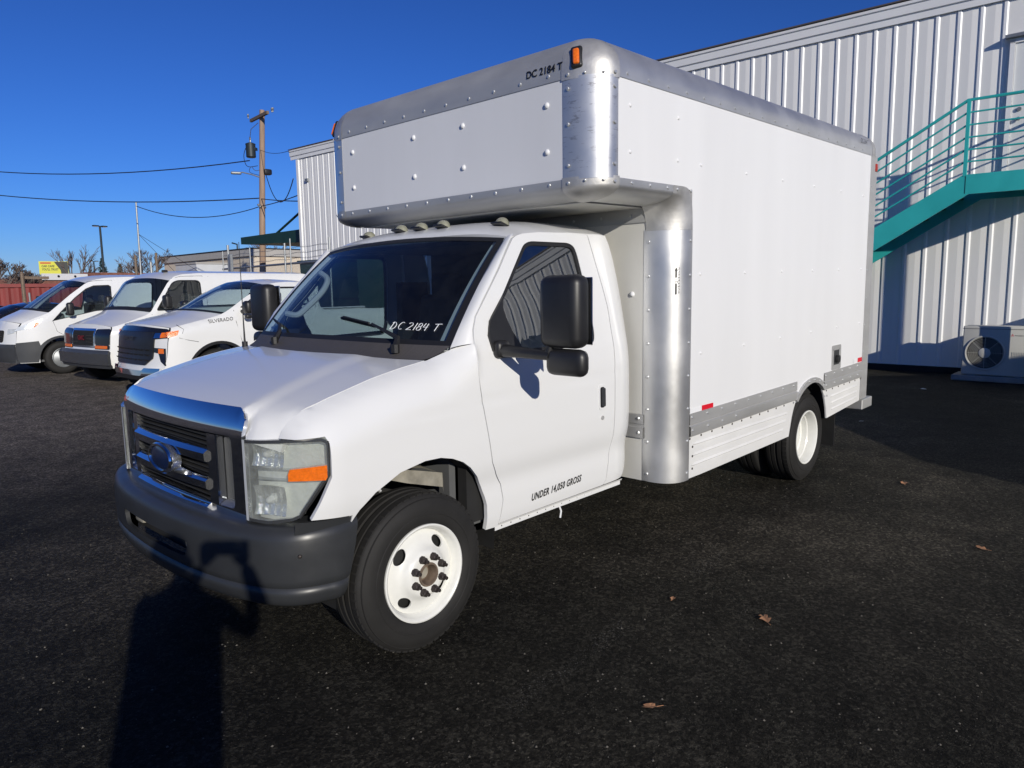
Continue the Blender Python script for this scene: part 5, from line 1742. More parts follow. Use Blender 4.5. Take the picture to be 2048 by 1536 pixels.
# ------------------------------------------------------------------ heat pump on its pad, and a taller unseen cabinet added for its wall shadow
hp = empty('heat_pump_unit', wl(21.0, .85, 0), 'beige outdoor heat pump unit with round fan grille below the landing', 'heat pump', rz=WA)
pad = MB().rbox((.50, .22, .045), (1.25, .60, .09), .01, 1).build('concrete_pad', 'concrete', hp)
cs = MB().rbox((.475, .185, .505), (.95, .37, .81), .022, 3).build('casing', 'acbox', hp, ang=40)
MB().box((.475, .185, .865), (.958, .378, .006)).build('lid_seam', 'clad', hp, smooth=False)
for x in (.15, .80):
    MB().box((x, .185, .095), (.10, .36, .02)).build('foot', 'galv', hp, smooth=False)
MB().lathe([(.28, .0), (.285, -.018), (.275, -.026), (.262, -.022), (.258, .0)], (.325, 0, .47), 'y', 40).build('fan_ring', 'acbox', hp)
MB().lathe([(.258, -.004), (.0, -.0035)], (.325, 0, .47), 'y', 32).build('fan_opening', 'dark', hp)
for k in range(3):
    a = 2 * math.pi * k / 3 + .4
    rows = []
    for i in range(5):
        rr = .07 + .165 * i / 4
        rows.append([(.325 + rr * math.cos(a + s_), -.007 - .006 * j_, .47 + rr * math.sin(a + s_)) for j_, s_ in ((0, -.35), (1, .0), (2, .40))])
    rows_fin('fan_blade', rows, 'clad', hp)
for rr in np.linspace(.06, .25, 9):
    MB().tube([(.325 + rr * math.cos(t), -.024 - .010 * (1 - rr / .25), .47 + rr * math.sin(t)) for t in np.linspace(0, 2 * math.pi, 33)], .0022, 4, cap=False).build('guard_ring', 'acbox', hp)
for k in range(8):
    a = 2 * math.pi * k / 8
    MB().tube([(.325 + .05 * math.cos(a), -.034, .47 + .05 * math.sin(a)), (.325 + .262 * math.cos(a), -.024, .47 + .262 * math.sin(a))], .003, 4).build('guard_spoke', 'acbox', hp)
MB().lathe([(.0, -.045), (.07, -.043), (.085, -.036), (.088, -.026), (.0, -.024)], (.325, 0, .47), 'y', 24).build('fan_hub_cap', 'acbox', hp)
for k in range(9):
    MB().box((.70 + .022 * k, -.002, .32), (.006, .006, .36)).build('louvre', 'acbox', hp, smooth=False)
# maker's mark: three red rhombs and grey lettering
b = MB()
for cx, cz, an in ((0, .0125, 0), (-.0115, -.0065, 120), (.0115, -.0065, 240)):
    ca, sa = math.cos(R(an)), math.sin(R(an))
    pts = [(0, .012), (.007, 0), (0, -.012), (-.007, 0)]
    b.add([(.690 + cx + p[0] * ca - p[1] * sa, -.003, .768 + cz + p[0] * sa + p[1] * ca) for p in pts], [(0, 1, 2, 3)])
b.build('maker_mark', 'redtape', hp, smooth=False)
lettering('maker_lettering', 'MITSUBISHI ELECTRIC', .026, lambda u, v: (.720 + u, -.003, .757 + v), 'clad', hp, sx=.85)
ub = MB().rbox((0, 0, .60), (1.05, .75, 1.20), .02, 2).build('shade_cabinet', 'acbox', None, loc=wl(22.75, .48, 0), rot=(0, 0, WA))
tag(ub, 'plain beige cabinet added out of view beside the heat pump for its shadow', 'cabinet')

# ------------------------------------------------------------------ unseen containers added as stand-in casters of the long shade by the wall
for loc_, lab_ in (((-4.35, 6.80, 0), 'pale grey container added out of view to cast shade, nearer the box truck'), ((-6.09, 8.62, 0), 'pale grey container added behind the first one to widen its shade')):
    ct = empty('shade_container', loc_, lab_, 'container', 'unseen containers added for shade', rz=math.atan2(-.69, -.72))
    # local x runs from the near end to the far end; local -y... body lies behind the near edge
    b = MB()
    rows = []
    L_, Dp, Hh = 6.06, 2.44, 2.59
    xs = np.linspace(-L_ / 2, L_ / 2, 97)
    wav = [0, .036, .036, 0]
    pts = []
    per = []
    for i, x in enumerate(xs): per.append((x, -.03 + (.03 if (i // 2) % 2 else 0)))
    ring = [(x, y) for x, y in per] + [(L_ / 2, -Dp)] + [(x, -Dp - y - .03) for x, y in per[::-1]]
    n_ = len(ring)
    b.add([(x, y, .12) for x, y in ring] + [(x, y, Hh - .1) for x, y in ring], [(i, (i + 1) % n_, n_ + (i + 1) % n_, n_ + i) for i in range(n_)])
    b.build('corrugated_shell', 'container', ct, smooth=False)
    b = MB()
    for z in (.07, Hh - .05):
        b.box((0, -.02, z), (L_, .10, .14)); b.box((0, -Dp + .02, z), (L_, .10, .14))
        b.box((-L_ / 2, -Dp / 2, z), (.10, Dp, .14)); b.box((L_ / 2, -Dp / 2, z), (.10, Dp, .14))
    for x in (-L_ / 2, L_ / 2):
        for y in (-.02, -Dp + .02):
            b.box((x, y, Hh / 2), (.13, .13, Hh))
    b.box((0, -Dp / 2, Hh - .06), (L_ - .1, Dp - .1, .04)); b.box((-L_ / 2 + .03, -Dp / 2, Hh / 2), (.04, Dp - .1, Hh - .2))
    b.build('container_frame', 'container', ct, smooth=False)


# ------------------------------------------------------------------ utility pole, its gear, and overhead cables
up = empty('utility_pole', (-14.80, -28.38, 0), 'tall wooden utility pole with transformer can behind the warehouse corner', 'utility pole')
MB().tube([(0, 0, -.3), (-.22, .12, 5), (-.46, .25, 9.85)], [.15, .135, .115], 12).build('pole_shaft', 'wood', up)
MB().box((0, 0, 0), (.11, 2.05, .13)).build('crossarm', 'rust', up, smooth=False, loc=(-.31, .22, 9.55), rot=(0, 0, R(-7)))
for yy, xx in ((-.85, .10), (.95, -.15), (1.02, -.16)):
    MB().lathe([(.0, .20), (.04, .19), (.05, .14), (.03, .12), (.055, .09), (.03, .06), (.03, .0)], (-.31 + xx * .8, .22 + yy, 9.6), 'z', 10).build('insulator', 'galv', up)
tc = MB().lathe([(.0, .34), (.10, .33), (.22, .28), (.225, .24), (.215, .23), (.215, -.30), (.18, -.33), (.0, -.33)], (0, 0, 0), 'z', 20).build('transformer', 'darksteel', up, loc=(-.02, -.18, 8.10))
MB().lathe([(.0, .30), (.03, .28), (.045, .20), (.03, .16), (.045, .12), (.03, .05), (.03, 0)], (0, 0, .30), 'z', 8).build('bushing', 'galv', tc)
MB().box((-.18, .14, .05), (.24, .06, .12), rz=R(40)).build('bracket', 'darksteel', tc, smooth=False)
la = MB().tube([(-.32, .15, 6.85), (.1, -.05, 7.0), (.48, -.22, 7.08)], .03, 6).build('lamp_arm', 'galv', up)
MB().rbox((.68, -.32, 7.03), (.46, .17, .12), .05, 3, rot=Matrix.Rotation(R(-26), 3, 'Z').to_euler()).build('lamp_head', 'galv', la)
jb = MB().rbox((-.52, .28, 7.12), (.36, .30, .26), .06, 2).build('cable_splice_box', 'black', up)
MB().tube([(-.30, .12, 9.3), (-.02, -.05, 9.0), (.05, -.10, 8.5)], .015, 5).build('jumper_wire', 'wire', up)
MB().tube(spline([(.10, -.25, 8.35), (.25, -.32, 7.9), (.22, -.30, 7.5), (.1, -.2, 7.35), (-.2, .05, 7.4)], 5), .015, 5).build('jumper_wire', 'wire', up)
MB().tube(spline([(-.36, .17, 7.25), (-.1, .0, 7.18), (.05, -.1, 7.35), (.10, -.15, 7.1), (-.3, .14, 6.95)], 5), .012, 5).build('jumper_wire', 'wire', up)
for z in (5.55, 5.62):
    MB().rbox((-.26 + (z - 5.55), .14, z), (.5, .10, .09), .02, 1, rot=Matrix.Rotation(R(30), 3, 'Z').to_euler()).build('clamp', 'galv', up)

def cable(p, q_, sag, r, label, n=18):
    p, q_ = Vector(p), Vector(q_)
    pts = []
    for i in range(n + 1):
        t = i / n
        v = p.lerp(q_, t)
        v.z -= sag * 4 * t * (1 - t)
        pts.append(v)
    o = MB().tube(pts, r, 5).build('overhead_cable', 'wire')
    return tag(o, label, 'cable', 'overhead cables')
cable((-14.70, -28.50, 7.62), (-5.93, -56.03, 10.24), .75, .026, 'upper black cable running left from the transformer pole')
cable((-14.98, -28.30, 5.95), (-5.80, -56.04, 8.90), .60, .026, 'lower black cable running left from the wooden pole')
cable((-14.98, -28.28, 5.58), (-13.39, -38.84, 6.40), .55, .020, 'sagging cable between the wooden pole and the grey mast')
cable((-14.98, -28.28, 5.58), (-12.45, -20.2, 5.20), .05, .020, 'cable from the wooden pole up to the warehouse corner')
cable((-15.02, -28.25, 5.92), (-12.40, -20.2, 4.88), .03, .020, 'cable from the wooden pole down to the warehouse corner')
cable((-15.25, -28.10, 7.0), (-11.70, -19.75, 5.55), 1.0, .018, 'drooping service cable from the pole to the eave bracket')
cable((-15.10, -28.20, 8.1), (-11.75, -19.75, 6.55), .15, .010, 'thin wire from the pole to the warehouse eave')

# ------------------------------------------------------------------ chain link fence with barbed wire behind the parked vans
fn = empty('chain_link_fence', (-8.70, -19.14, 0), 'galvanised chain link fence with barbed wire behind the parked vans', 'fence', rz=math.atan2(7.16, .69))
FL = 7.2
for x in (0, 2.2, 4.6, 4.95, 7.15):
    MB().tube([(x, 0, 0), (x, 0, 2.95 if x != 4.95 else 3.05)], .028 if x in (4.6, 7.15) else .020, 8).build('fence_post', 'galv', fn)
MB().tube([(-.1, .02, 2.40), (FL, .02, 2.40)], .030, 8).build('top_rail', 'galv', fn)
for z in (2.52, 2.66, 2.80):
    pts = [(x, .02 * math.sin(x * 9), z + .015 * math.sin(x * 5)) for x in np.linspace(0, FL, 30)]
    b = MB().tube(pts, .005, 4, cap=False)
    for x in np.arange(.1, FL, .13):
        b.tube([(x, -.02, z - .02), (x + .012, .02, z + .03)], .003, 3)
    b.build('barbed_wire', 'galv', fn)
b = MB()
for x in np.arange(-2.4, FL, .075):
    for s_ in (1, -1):
        x0, x1 = (x, x + 2.4)
        z0, z1_ = (0, 2.4) if s_ > 0 else (2.4, 0)
        if x0 < 0:
            t = -x0 / 2.4; z0 = z0 + (z1_ - z0) * t; x0 = 0
        if x1 > FL:
            t = (FL - x0) / (x1 - x0); z1_ = z0 + (z1_ - z0) * t; x1 = FL
        b.add([(x0, .0, z0 - .004), (x0, .0, z0 + .004), (x1, .0, z1_ + .004), (x1, .0, z1_ - .004)], [(0, 1, 2, 3)])
b.build('chain_mesh', 'galv', fn, smooth=False)["kind"] = "stuff"
MB().rbox((1.05, -.15, 2.55), (.16, .10, .55), .02, 1).build('electrical_box', 'galv', fn)
MB().tube([(.8, -.12, 0), (.8, -.12, 3.1)], .038, 8).build('conduit_post', 'galv', fn)
bn = empty('storage_bin', (-10.2, -14.2, 0), 'dark green steel bin against the warehouse behind the fence', 'bin', rz=R(92))
MB().add([(-1.3, -.8, 0), (1.3, -.8, 0), (1.3, .8, 0), (-1.3, .8, 0), (-1.35, -.9, 2.50), (1.35, -.9, 2.50), (1.35, .9, 2.58), (-1.35, .9, 2.58)],
         [(3, 2, 1, 0), (4, 5, 6, 7), (0, 1, 5, 4), (1, 2, 6, 5), (2, 3, 7, 6), (3, 0, 4, 7)]).build('bin_body', 'green', bn, smooth=False)
for z in (2.05, 1.5):
    MB().box((0, -.87, z), (2.7, .08, .08)).build('bin_rib', 'green', bn, smooth=False)
MB().box((0, -.93, 2.5), (2.75, .08, .07)).build('bin_rim', 'green', bn, smooth=False)

# ------------------------------------------------------------------ lamp posts, mast, posts
def twin_lamp(loc, h, label, k=1.0, rz=R(20)):
    e = empty('street_lamp', loc, label, 'street lamp', 'lot lights', rz)
    MB().tube([(0, 0, 0), (0, 0, h)], .10 * k, 10, r2=.07 * k).build('lamp_post', 'darksteel', e)
    for s_ in (-1, 1):
        hd = MB().rbox((s_ * .32 * k, 0, h), (.42 * k, .26 * k, .09 * k), .03, 2).build('lamp_head', 'darksteel', e)
        MB().box((s_ * .34 * k, 0, h - .05 * k), (.3 * k, .2 * k, .02)).build('lens', 'lampglow', hd, smooth=False)
twin_lamp((-16.25, -53.7, 0), 6.5, 'tall dark lamp post with two flat heads left of the grey mast')
twin_lamp((-24.55, -82.5, 0), 5.25, 'short distant dark lamp post with twin heads beside the yellow billboard', .9, R(10))
ms = empty('antenna_mast', (-13.40, -38.83, 0), 'slim galvanised mast with two guy wires left of the wooden pole', 'mast')
MB().tube([(0.08, 0, 0), (0, 0, 6.62)], .060, 8, r2=.045).build('mast_tube', 'galv', ms)
for q_ in ((-3.2, 1.6, .5), (-5.2, 2.6, .8)):
    MB().tube([(0, 0, 4.9), q_], .010, 4).build('guy_wire', 'wire', ms)
for (x, y, h, lab) in ((-4.08, -22.86, 2.35, 'dark steel post with rusty cross bar behind the sloping-nosed van'), (-9.82, -27.36, 3.26, 'taller of two dark posts behind the cargo van roof'), (-9.11, -27.62, 3.17, 'shorter dark post behind the cargo van roof'), (-9.62, -27.43, 2.92, 'pale pipe post between the two dark posts')):
    e = empty('steel_post', (x, y, 0), lab, 'post')
    MB().tube([(0, 0, 0), (0, 0, h)], .055, 8).build('post_tube', 'galv' if 'pale' in lab else 'rust', e)
    MB().lathe([(.0, .05), (.04, .04), (.06, .0)], (0, 0, h), 'z', 8).build('post_cap', 'galv' if 'pale' in lab else 'rust', e)
    if 'cross bar' in lab:
        MB().box((-.35, -.05, h - .14), (.75, .06, .08)).build('cross_bar', 'rust', e, smooth=False)
        MB().tube([(-.16, 0.1, 0), (-.12, .1, 1.75)], .03, 6).build('side_pipe', 'galv', e)

# ------------------------------------------------------------------ far buildings
bb = empty('beige_building', (-21.0, -41.0, 0), 'low beige stucco building with grey parapet behind the chain link fence', 'building')
MB().box((-7, -7, 2.0), (14, 14, 4.0)).build('stucco_wall', 'stucco', bb, smooth=False)
MB().box((-7, -7, 4.22), (14.3, 14.3, .46)).build('parapet', 'greyband', bb, smooth=False)
MB().box((-7, -7, 4.475), (14.4, 14.4, .06)).build('coping', 'dark', bb, smooth=False)
MB().tube([(.15, -1.6, 4.45), (.15, -1.6, 4.8), (.5, -1.6, 4.88)], .05, 6).build('wall_lamp', 'darksteel', bb)
MB().box((.02, -5, 1.2), (.08, 1.0, 2.2)).build('door', 'clad', bb, smooth=False)
wb = empty('white_shed', (-17.2, -40.6, 0), 'low pale grey flat roofed shed left of the beige building', 'shed')
MB().box((-1.0, -1.5, 1.7), (2.0, 3.0, 3.45)).build('shed_wall', 'greywhite', wb, smooth=False)
MB().box((-1.0, -1.5, 3.47), (2.1, 3.1, .10)).build('shed_roof', 'greyband', wb, smooth=False)
rr = empty('red_roof_building', (-18.5, -58.0, 0), 'distant low building with a bright red roof above the vans', 'building', rz=R(18))
MB().box((0, 0, 1.3), (6.5, 5, 2.6)).build('wall', 'greywhite', rr, smooth=False)
MB().add([(-3.6, 2.8, 2.6), (3.6, 2.8, 2.6), (2.6, 0, 3.35), (-2.6, 0, 3.35), (-3.6, -2.8, 2.6), (3.6, -2.8, 2.6)], [(0, 1, 2, 3), (5, 4, 3, 2), (1, 5, 2), (4, 0, 3)]).build('roof', 'redroof', rr, smooth=False)
bk = empty('brick_building', (-11.5, -46.5, 0), 'red brown brick building with white sign strip behind the parked vans', 'building', rz=R(15))
MB().box((0, 0, 1.35), (5.0, 4, 2.7)).build('brick_wall', 'brick', bk, smooth=False)
MB().box((-2.8, .4, 1.5), (3.0, 3.2, 3.0)).build('brick_wing', 'brick', bk, smooth=False)
MB().box((.9, 2.06, 2.72), (2.6, .10, .36)).build('sign_strip', 'bbwhite', bk, smooth=False)
for x in (.35, 1.3):
    MB().lathe([(.0, .02), (.07, .02), (.07, 0)], (x, 2.11, 2.75), 'y', 8).build('sign_spot', 'ink', bk)
wf_ = empty('white_fence_panel', (-13.2, -33.5, 0), 'row of pale corrugated panels behind the cargo van roof', 'fence', rz=R(150))
for k in range(16):
    MB().box((k * .30 - 2.4, 0, 1.25), (.26, .05, 2.5)).build('panel', 'greywhite', wf_, smooth=False)
rc = empty('red_container', (-2.2, -27.2, 0), 'long dull red corrugated container behind the sloping-nosed van', 'container', rz=R(170))
b = MB()
per = [(x, (.035 if (i // 2) % 2 else 0)) for i, x in enumerate(np.linspace(-6.1, 6.1, 161))]
ring = [(x, -y) for x, y in per] + [(6.1, 2.4), (-6.1, 2.4)]
n_ = len(ring)
b.add([(x, y, .1) for x, y in ring] + [(x, y, 2.0) for x, y in ring], [(i, (i + 1) % n_, n_ + (i + 1) % n_, n_ + i) for i in range(n_)])
b.box((0, 1.2, 2.0), (12.2, 2.4, .02))
b.build('container_wall', 'red', rc, smooth=False)
MB().box((0, -.02, 2.02), (12.3, .12, .12)).build('top_rail', 'red', rc, smooth=False)
MB().box((0, -.02, .12), (12.3, .12, .14)).build('bottom_rail', 'red', rc, smooth=False)

# billboard
bo = empty('billboard', (-36.4, -141.5, 0), 'yellow and black roadside billboard far behind the parked vans', 'billboard', rz=math.atan2(1.07, -4.04))
pn = MB().box((0, -.12, 6.45), (4.30, .24, 2.25)).build('billboard_panel', 'bbyellow', bo, smooth=False)
# the face looks along -y of the local frame (towards the camera); reading direction runs along local +x
MB().prism([(.10, 7.50), (2.10, 7.50), (2.10, 5.40), (1.05, 5.40), (.98, 6.05)], lambda x, z: (x, -.25, z), lambda x, z: (x, -.262, z)).build('black_field', 'bbblack', pn, smooth=False)
MB().box((-1.15, -.255, 7.28), (1.55, .02, .24)).build('red_strip', 'bbred', pn, smooth=False)
lettering('billboard_lettering', 'CAR CARE', .50, lambda u, v: (-1.80 + u, -.262, 6.58 + v), 'bbblack', pn, shear=.2, bold=.012, sx=.80)
lettering('billboard_lettering', "YOU'LL TRUST", .50, lambda u, v: (-1.78 + u, -.262, 6.02 + v), 'bbblack', pn, shear=.2, bold=.012, sx=.74)
for x in (-1.9, 1.9, 0):
    MB().box((x, .15, 3.6), (.22, .22, 7.2)).build('billboard_leg', 'darksteel', bo, smooth=False)
MB().box((0, -.25, 5.25), (4.4, .5, .06)).build('catwalk', 'darksteel', bo, smooth=False)
# ------------------------------------------------------------------ trees
def bare_tree(loc, h, label, seed, spread=.5, depth=5, r0=.12, lean=0.0):
    rnd = random.Random(seed)
    e = empty('bare_tree', loc, label, 'tree', 'leafless trees in the distance')
    tk, tw = MB(), MB()
    def grow(p, d, L, r, lv):
        q_ = p + d * L
        mid = p.lerp(q_, .5) + Vector((rnd.uniform(-1, 1), rnd.uniform(-1, 1), 0)) * L * .05
        (tk if lv < 2 else tw).tube([p, mid, q_], [r, r * .85, r * .65], 5 if lv < 3 else 3, cap=False)
        if lv >= depth:
            return
        for _ in range(3 if lv < 3 else rnd.choice((2, 3, 4))):
            a = rnd.uniform(0, 2 * math.pi)
            s_ = spread * rnd.uniform(.5, 1.3)
            nd = (d + Vector((math.cos(a), math.sin(a), rnd.uniform(-.1, .35))) * s_).normalized()
            grow(p.lerp(q_, rnd.uniform(.55, 1.0)), nd, L * rnd.uniform(.58, .80), max(.012, r * .62), lv + 1)
    grow(Vector((0, 0, 0)), Vector((lean, 0, 1)).normalized(), h * .40, r0, 0)
    tk.build('trunk', 'bark', e)
    tw.build('crown', 'bark', e)
bare_tree((-14.6, -54.2, 0), 5.2, 'leafless tree with upswept branches between billboard and tall lamp post', 3, .42, 5, .13)
bare_tree((-17.1, -48.1, 0), 4.6, 'leafless round headed tree just right of the grey mast', 9, .55, 6, .12)
bare_tree((-6.1, -35.7, 0), 3.6, 'dense leafless bush at the left edge behind the red container', 5, .62, 6, .10)
bare_tree((-7.6, -37.4, 0), 3.2, 'smaller leafless bush right of the left edge bush', 15, .62, 6, .09)
bare_tree((-31.8, -57.8, 0), 6.2, 'leafless tree rising over the beige building roof', 21, .55, 6, .16)
bare_tree((-21.5, -63.0, 0), 4.3, 'thin leafless tree far behind, between the dark lamp posts', 27, .5, 5, .10)

def conifer(loc, h, w_, label, seed):
    rnd = random.Random(seed)
    e = empty('conifer_tree', loc, label, 'tree', 'distant evergreen trees')
    MB().tube([(0, 0, 0), (0, 0, h * .95)], .16, 6, r2=.03).build('trunk', 'bark', e)
    b_ = MB()
    for i in range(1500):
        t = rnd.random() ** .8
        z = h * (.12 + .88 * t)
        rr = w_ * (1 - t) ** .9 * (.45 + .55 * abs(math.sin(t * 26 + rnd.uniform(-.5, .5)))) * rnd.uniform(.25, 1.0) + .03
        a = rnd.uniform(0, 2 * math.pi)
        c_ = Vector((rr * math.cos(a), rr * math.sin(a), z - rr * .3))
        s_ = .22 * (1.1 - t * .6)
        d1 = Vector((math.cos(a), math.sin(a), -.35)).normalized() * s_ * 1.3
        d2 = Vector((rnd.uniform(-1, 1), rnd.uniform(-1, 1), rnd.uniform(-.4, .4))).normalized() * s_ * .6
        b_.add([c_ - d2, c_ + d1, c_ + d2], [(0, 1, 2)])
    b_.build('crown', 'needle', e, smooth=False)
conifer((-25.3, -82.3, 0), 5.6, 1.6, 'dark pointed evergreen at the foot of the tall lamp post', 1)
conifer((-26.9, -81.8, 0), 5.0, 1.4, 'dark evergreen right of the tall lamp post', 2)
conifer((-28.6, -81.0, 0), 4.7, 1.2, 'smallest distant evergreen, rightmost of the lamp post group', 3)
conifer((-46.0, -106.4, 0), 6.3, 2.6, 'broad dark evergreen left of the beige building', 4)
conifer((-47.6, -106.0, 0), 6.9, 2.6, 'tallest dark evergreen touching the beige building corner', 5)
conifer((-44.6, -107.0, 0), 5.8, 2.2, 'low dark evergreen, leftmost of the group by the beige building', 6)

# ------------------------------------------------------------------ two dark cars beyond the vans
SED = dict(W=.93, prof=([.2, .45, .7, .95, 1.1, 1.45], [.95, .985, 1.0, .99, .94, .76]), soft=.02,
    top=[(.95, .72), (.7, .80), (.3, .90), (-.2, .97), (-.35, 1.0), (-.8, 1.24), (-1.1, 1.36), (-1.5, 1.43), (-2.0, 1.42), (-2.5, 1.32), (-3.0, 1.08), (-3.15, 1.04), (-3.6, 1.02), (-3.8, .98)],
    nose=(.2, .75, .14), cowl=-.35, wstop=-1.10, roofend=-3.75, rear=-3.78, cabback=-2.9, bulkh=.3, seatx=-1.5, shoulder=(.08, .05),
    front=([.2, .35, .5, .7, .75], [.84, .88, .90, .86, .82]), bulge=.2, hoodz=.78, zb=.22, rw=.32, arches=[(0, .39), (-2.75, .39)],
    wins=[roundpoly([(-.62, 1.02), (-.95, 1.22), (-1.3, 1.34), (-2.0, 1.34), (-2.45, 1.22), (-2.65, 1.04)], .05)],
    crown=((.05, .05), (.05, .06), (.06, .04)), wsdx=.18, mirror=(-.65, 1.02, .15, .12), spot=False,
    frontbits=[('grille', [(.40, .48), (.45, .66), (-.45, .66), (-.40, .48)], 'dark', .012, False), ('headlamp', [(.50, .60), (.48, .70), (.74, .72), (.72, .63)], 'lens', .012, True)])
bg_vehicle('dark_car', (-2.2, -20.6, 0), dict(SED), 'black car just left of the sloping-nosed van', 'car', 'dark cars beyond the vans', paint='blackpaint')
bg_vehicle('dark_car', (-1.2, -23.6, 0), dict(SED), 'black car farther back at the left edge, before the red container', 'car', 'dark cars beyond the vans', paint='blackpaint')

# ------------------------------------------------------------------ leaves and scraps on the asphalt
def leaf(loc, s_, rz, label, seed):
    rnd = random.Random(seed)
    pts = []
    for k in range(14):
        a = 2 * math.pi * k / 14
        r = s_ * (.55 + .45 * abs(math.cos(a * 2.5))) * rnd.uniform(.75, 1.1)
        pts.append((r * math.cos(a) * 1.35, r * math.sin(a) * .75, .004 + .35 * s_ * abs(math.sin(a)) * rnd.uniform(.2, 1)))
    e = empty('dry_leaf', loc, label, 'leaf', 'dry leaves on the asphalt', rz)
    MB().add([(0, 0, .006)] + pts, [(0, 1 + k, 1 + (k + 1) % 14) for k in range(14)]).build('blade', 'leaf', e, smooth=False)
    MB().tube([(s_ * .9, 0, .006), (s_ * 1.9, .1 * s_, .010)], s_ * .05, 4).build('stalk', 'leaf', e)
leaf((-1.29, 2.02, .004), .040, .7, 'largest dry brown leaf on the asphalt right of the front wheel', 1)
leaf((-.27, 2.01, .004), .027, 2.2, 'curled dry leaf nearest the bottom edge of the picture', 2)
leaf((-3.08, 2.60, .004), .034, 1.1, 'dry brown leaf near the right edge of the picture', 3)
leaf((-4.39, 1.82, .004), .040, .3, 'dry brown leaf on the ground behind the rear wheel', 4)
leaf((-1.20, 1.56, .004), .022, .2, 'small dry leaf lying on the worn bay line', 6)
def scrap(loc, s_, label, seed):
    rnd = random.Random(seed)
    v = [(s_ * (i - 1) + rnd.uniform(-.3, .3) * s_, s_ * .6 * (j - 1) + rnd.uniform(-.3, .3) * s_, .005 + rnd.uniform(0, .5) * s_) for j in range(3) for i in range(3)]
    f = [(j * 3 + i, j * 3 + i + 1, j * 3 + i + 4, j * 3 + i + 3) for j in range(2) for i in range(2)]
    o = fin('paper_scrap', v, f, 'paper', None, smooth=False, loc=loc)
    tag(o, label, 'litter', 'white scraps on the asphalt')
scrap((-3.34, -11.66, .002), .10, 'white paper scrap on the asphalt before the cargo van', 1)
scrap((-10.31, .52, .002), .055, 'white scrap in the shade before the warehouse wall', 2)
scrap((-6.97, .66, .002), .035, 'small white scrap behind the truck rear step', 3)
# loose grit
b = MB()
rnd = random.Random(11)
for i in range(3500):
    x, y = rnd.uniform(-7, 1.8), rnd.uniform(-2.5, 3.0)
    s_ = rnd.choice((.002, .0025, .003, .003, .004, .006))
    a = rnd.uniform(0, 6)
    c_, d_ = math.cos(a) * s_, math.sin(a) * s_
    b.add([(x + c_, y + d_, .001), (x - d_, y + c_, .001), (x - c_, y - d_, .001), (x + d_, y - c_, .001), (x + c_ * .2, y, .001 + s_ * .9)], [(0, 1, 4), (1, 2, 4), (2, 3, 4), (3, 0, 4)])
tag(b.build('loose_grit', 'grit', None, smooth=False), 'pale loose grit scattered over the asphalt', 'grit', kind='stuff')

# ------------------------------------------------------------------ the photographer, whose shadow falls on the bumper
F3 = Vector((-.727, -.687, 0)).normalized()
R3 = Vector((-.687, .727, 0)).normalized()
O3 = Vector((2.33, 3.54, 0))
def W3(f, r, z): return O3 + F3 * f + R3 * r + Vector((0, 0, z))
def skin_body(segs):
    me = bpy.data.meshes.new('body_skeleton')
    vs, es, rs = [], [], []
    for chain in segs:
        prev = None
        for (p, r) in chain:
            hit = None
            for i, v in enumerate(vs):
                if (Vector(v) - p).length < 1e-5: hit = i
            if hit is None:
                vs.append(tuple(p)); rs.append(r); hit = len(vs) - 1
            if prev is not None: es.append((prev, hit))
            prev = hit
    me.from_pydata(vs, es, [])
    o = bpy.data.objects.new('body_skeleton', me)
    COL.objects.link(o)
    md = o.modifiers.new('skin', 'SKIN')
    md.use_smooth_shade = True
    for i, r in enumerate(rs):
        me.skin_vertices[0].data[i].radius = r if isinstance(r, tuple) else (r, r)
    me.skin_vertices[0].data[0].use_root = True
    sb = o.modifiers.new('sub', 'SUBSURF')
    sb.levels = 2; sb.render_levels = 2
    dg = bpy.context.evaluated_depsgraph_get()
    m2 = bpy.data.meshes.new_from_object(o.evaluated_get(dg))
    bpy.data.objects.remove(o)
    bpy.data.meshes.remove(me)
    return m2
pel, wst, chs, nck = W3(0, 0, .96), W3(0, 0, 1.12), W3(.01, 0, 1.34), W3(.02, 0, 1.50)
segs = [[(pel, (.17, .13)), (wst, (.165, .125)), (chs, (.19, .13)), (nck, (.062, .06)), (W3(.035, 0, 1.585), (.075, .085)), (W3(.04, 0, 1.68), (.082, .098)), (W3(.03, 0, 1.75), (.055, .065))]]
for s_ in (1, -1):
    segs.append([(pel, .17), (W3(0, s_ * .105, .88), .105), (W3(.01, s_ * .12, .50), .068), (W3(-.01, s_ * .13, .10), .045), (W3(.10, s_ * .15, .04), .040), (W3(.17, s_ * .16, .035), .03)])
segs.append([(chs, .19), (W3(0.0, .20, 1.40), .062), (W3(.06, .34, 1.27), .048), (W3(.14, .33, 1.42), .040), (W3(.215, .245, 1.585), .028)])
segs.append([(chs, .19), (W3(0.0, -.20, 1.40), .062), (W3(.10, -.20, 1.20), .048), (W3(.18, -.06, 1.36), .040), (W3(.215, .065, 1.575), .028)])
pm = skin_body(segs)
pm.shade_smooth()
person = bpy.data.objects.new('person', pm)
COL.objects.link(person)
tag(person, 'person in dark jacket and jeans standing with a small camera raised', 'person')
for m in ('jacket', 'jeans', 'skin', 'black'):
    pm.materials.append(M[m])
for p in pm.polygons:
    c_ = Vector(p.center) - O3
    f_, r_, z_ = c_.dot(F3), c_.dot(R3), c_.z
    p.material_index = 2 if (z_ > 1.475 and abs(r_) < .14) or (z_ > 1.535 and f_ > .16) else 3 if z_ < .09 else 1 if z_ < .93 else 0
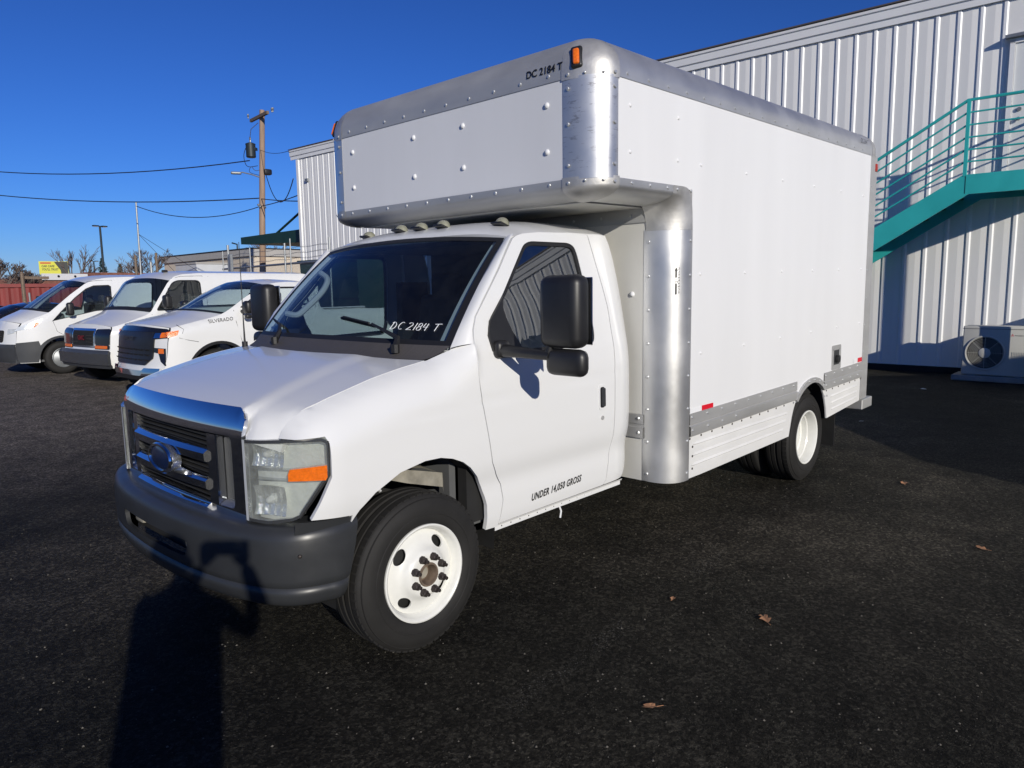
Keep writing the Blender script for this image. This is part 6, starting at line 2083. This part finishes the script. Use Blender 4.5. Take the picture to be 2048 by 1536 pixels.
# hair, facial features, hands with five fingers each
b = MB()
rows = []
for i in range(9):
    t = i / 8 * math.pi * .62
    rows.append([W3(.018 + .105 * math.sin(t) * math.cos(a), .090 * math.sin(t) * math.sin(a), 1.695 + .098 * math.cos(t) - (.02 if math.cos(a) > .6 else 0) * 0) for a in np.linspace(0, 2 * math.pi, 20, endpoint=False)])
rows = [[(p - F3 * .018) for p in r_] for r_ in rows]
b.rows(rows, True)
b.build('hair', 'hair', person)
b = MB()
for s_ in (1, -1):
    b.dome(W3(.128, s_ * .032, 1.665), F3, .013, .006, 8)
b.build('eyes', 'bbwhite', person)
MB().tube([W3(.125, 0, 1.665), W3(.155, 0, 1.625), W3(.13, 0, 1.615)], [.008, .014, .010], 6).build('nose', 'skin', person)
MB().tube([W3(.118, -.025, 1.578), W3(.130, 0, 1.576), W3(.118, .025, 1.578)], .006, 5).build('mouth', 'redroof', person)
for s_ in (1, -1):
    MB().rbox(W3(.03, s_ * .088, 1.65), (.03, .03, .06), .012, 2).build('ear', 'skin', person)
for s_, cx in ((1, .245), (-1, .065)):
    h_ = MB()
    h_.rbox(W3(.228, cx - .012 * s_, 1.612), (.045, .045, .085), .018, 2, rot=Matrix.Rotation(math.atan2(F3.y, F3.x), 3, 'Z').to_euler())
    hd = h_.build('hand', 'skin', person)
    for k in range(4):
        z = 1.655 - .020 * k
        ln = (.9, 1.0, .95, .8)[k]
        MB().tube([W3(.225, cx, z), W3(.258, cx - s_ * .004, z + .003), W3(.268, cx - s_ * .030 * ln, z + .003), W3(.264, cx - s_ * .052 * ln, z)], [.010, .010, .009, .007], 6).build('finger', 'skin', hd)
    MB().tube([W3(.215, cx - s_ * .005, 1.60), W3(.222, cx - s_ * .03, 1.598), W3(.228, cx - s_ * .052, 1.606)], [.012, .011, .009], 6).build('thumb', 'skin', hd)
cm = MB().rbox(W3(.250, .150, 1.640), (.026, .105, .062), .008, 2, rot=Matrix.Rotation(math.atan2(F3.y, F3.x), 3, 'Z').to_euler()).build('compact_camera', 'black')
tag(cm, 'small black compact camera held up by the person', 'camera')
lz = MB().lathe([(.024, 0), (.024, .012), (.020, .016), (.0, .013)], (0, 0, 0), 'x', 20).build('lens_barrel', 'satin', cm)
lz.location = W3(.262, .150, 1.640); lz.rotation_euler = (0, 0, math.atan2(F3.y, F3.x))

# ------------------------------------------------------------------ workshop added behind the camera, unseen, put in only for its reflections
wk = empty('workshop', (4, 30, 0), 'white and green metal workshop added behind the camera for reflections', 'building')
MB().box((0, 0, 2.6), (44, 8, 5.2)).build('siding', 'wallwhite', wk, smooth=False)
b0 = None
for k in range(26):
    x = -21 + 1.68 * k
    if b0 is None: b0 = MB().box((0, 0, 0), (.75, .08, 4.6)).build('green_bay', 'green', wk, smooth=False, loc=(x, -4.05, 2.3))
    else: inst(b0, wk, (x, -4.05, 2.3))
MB().box((0, 0, 5.35), (44.6, 8.6, .3)).build('roof_edge', 'roofmetal', wk, smooth=False)
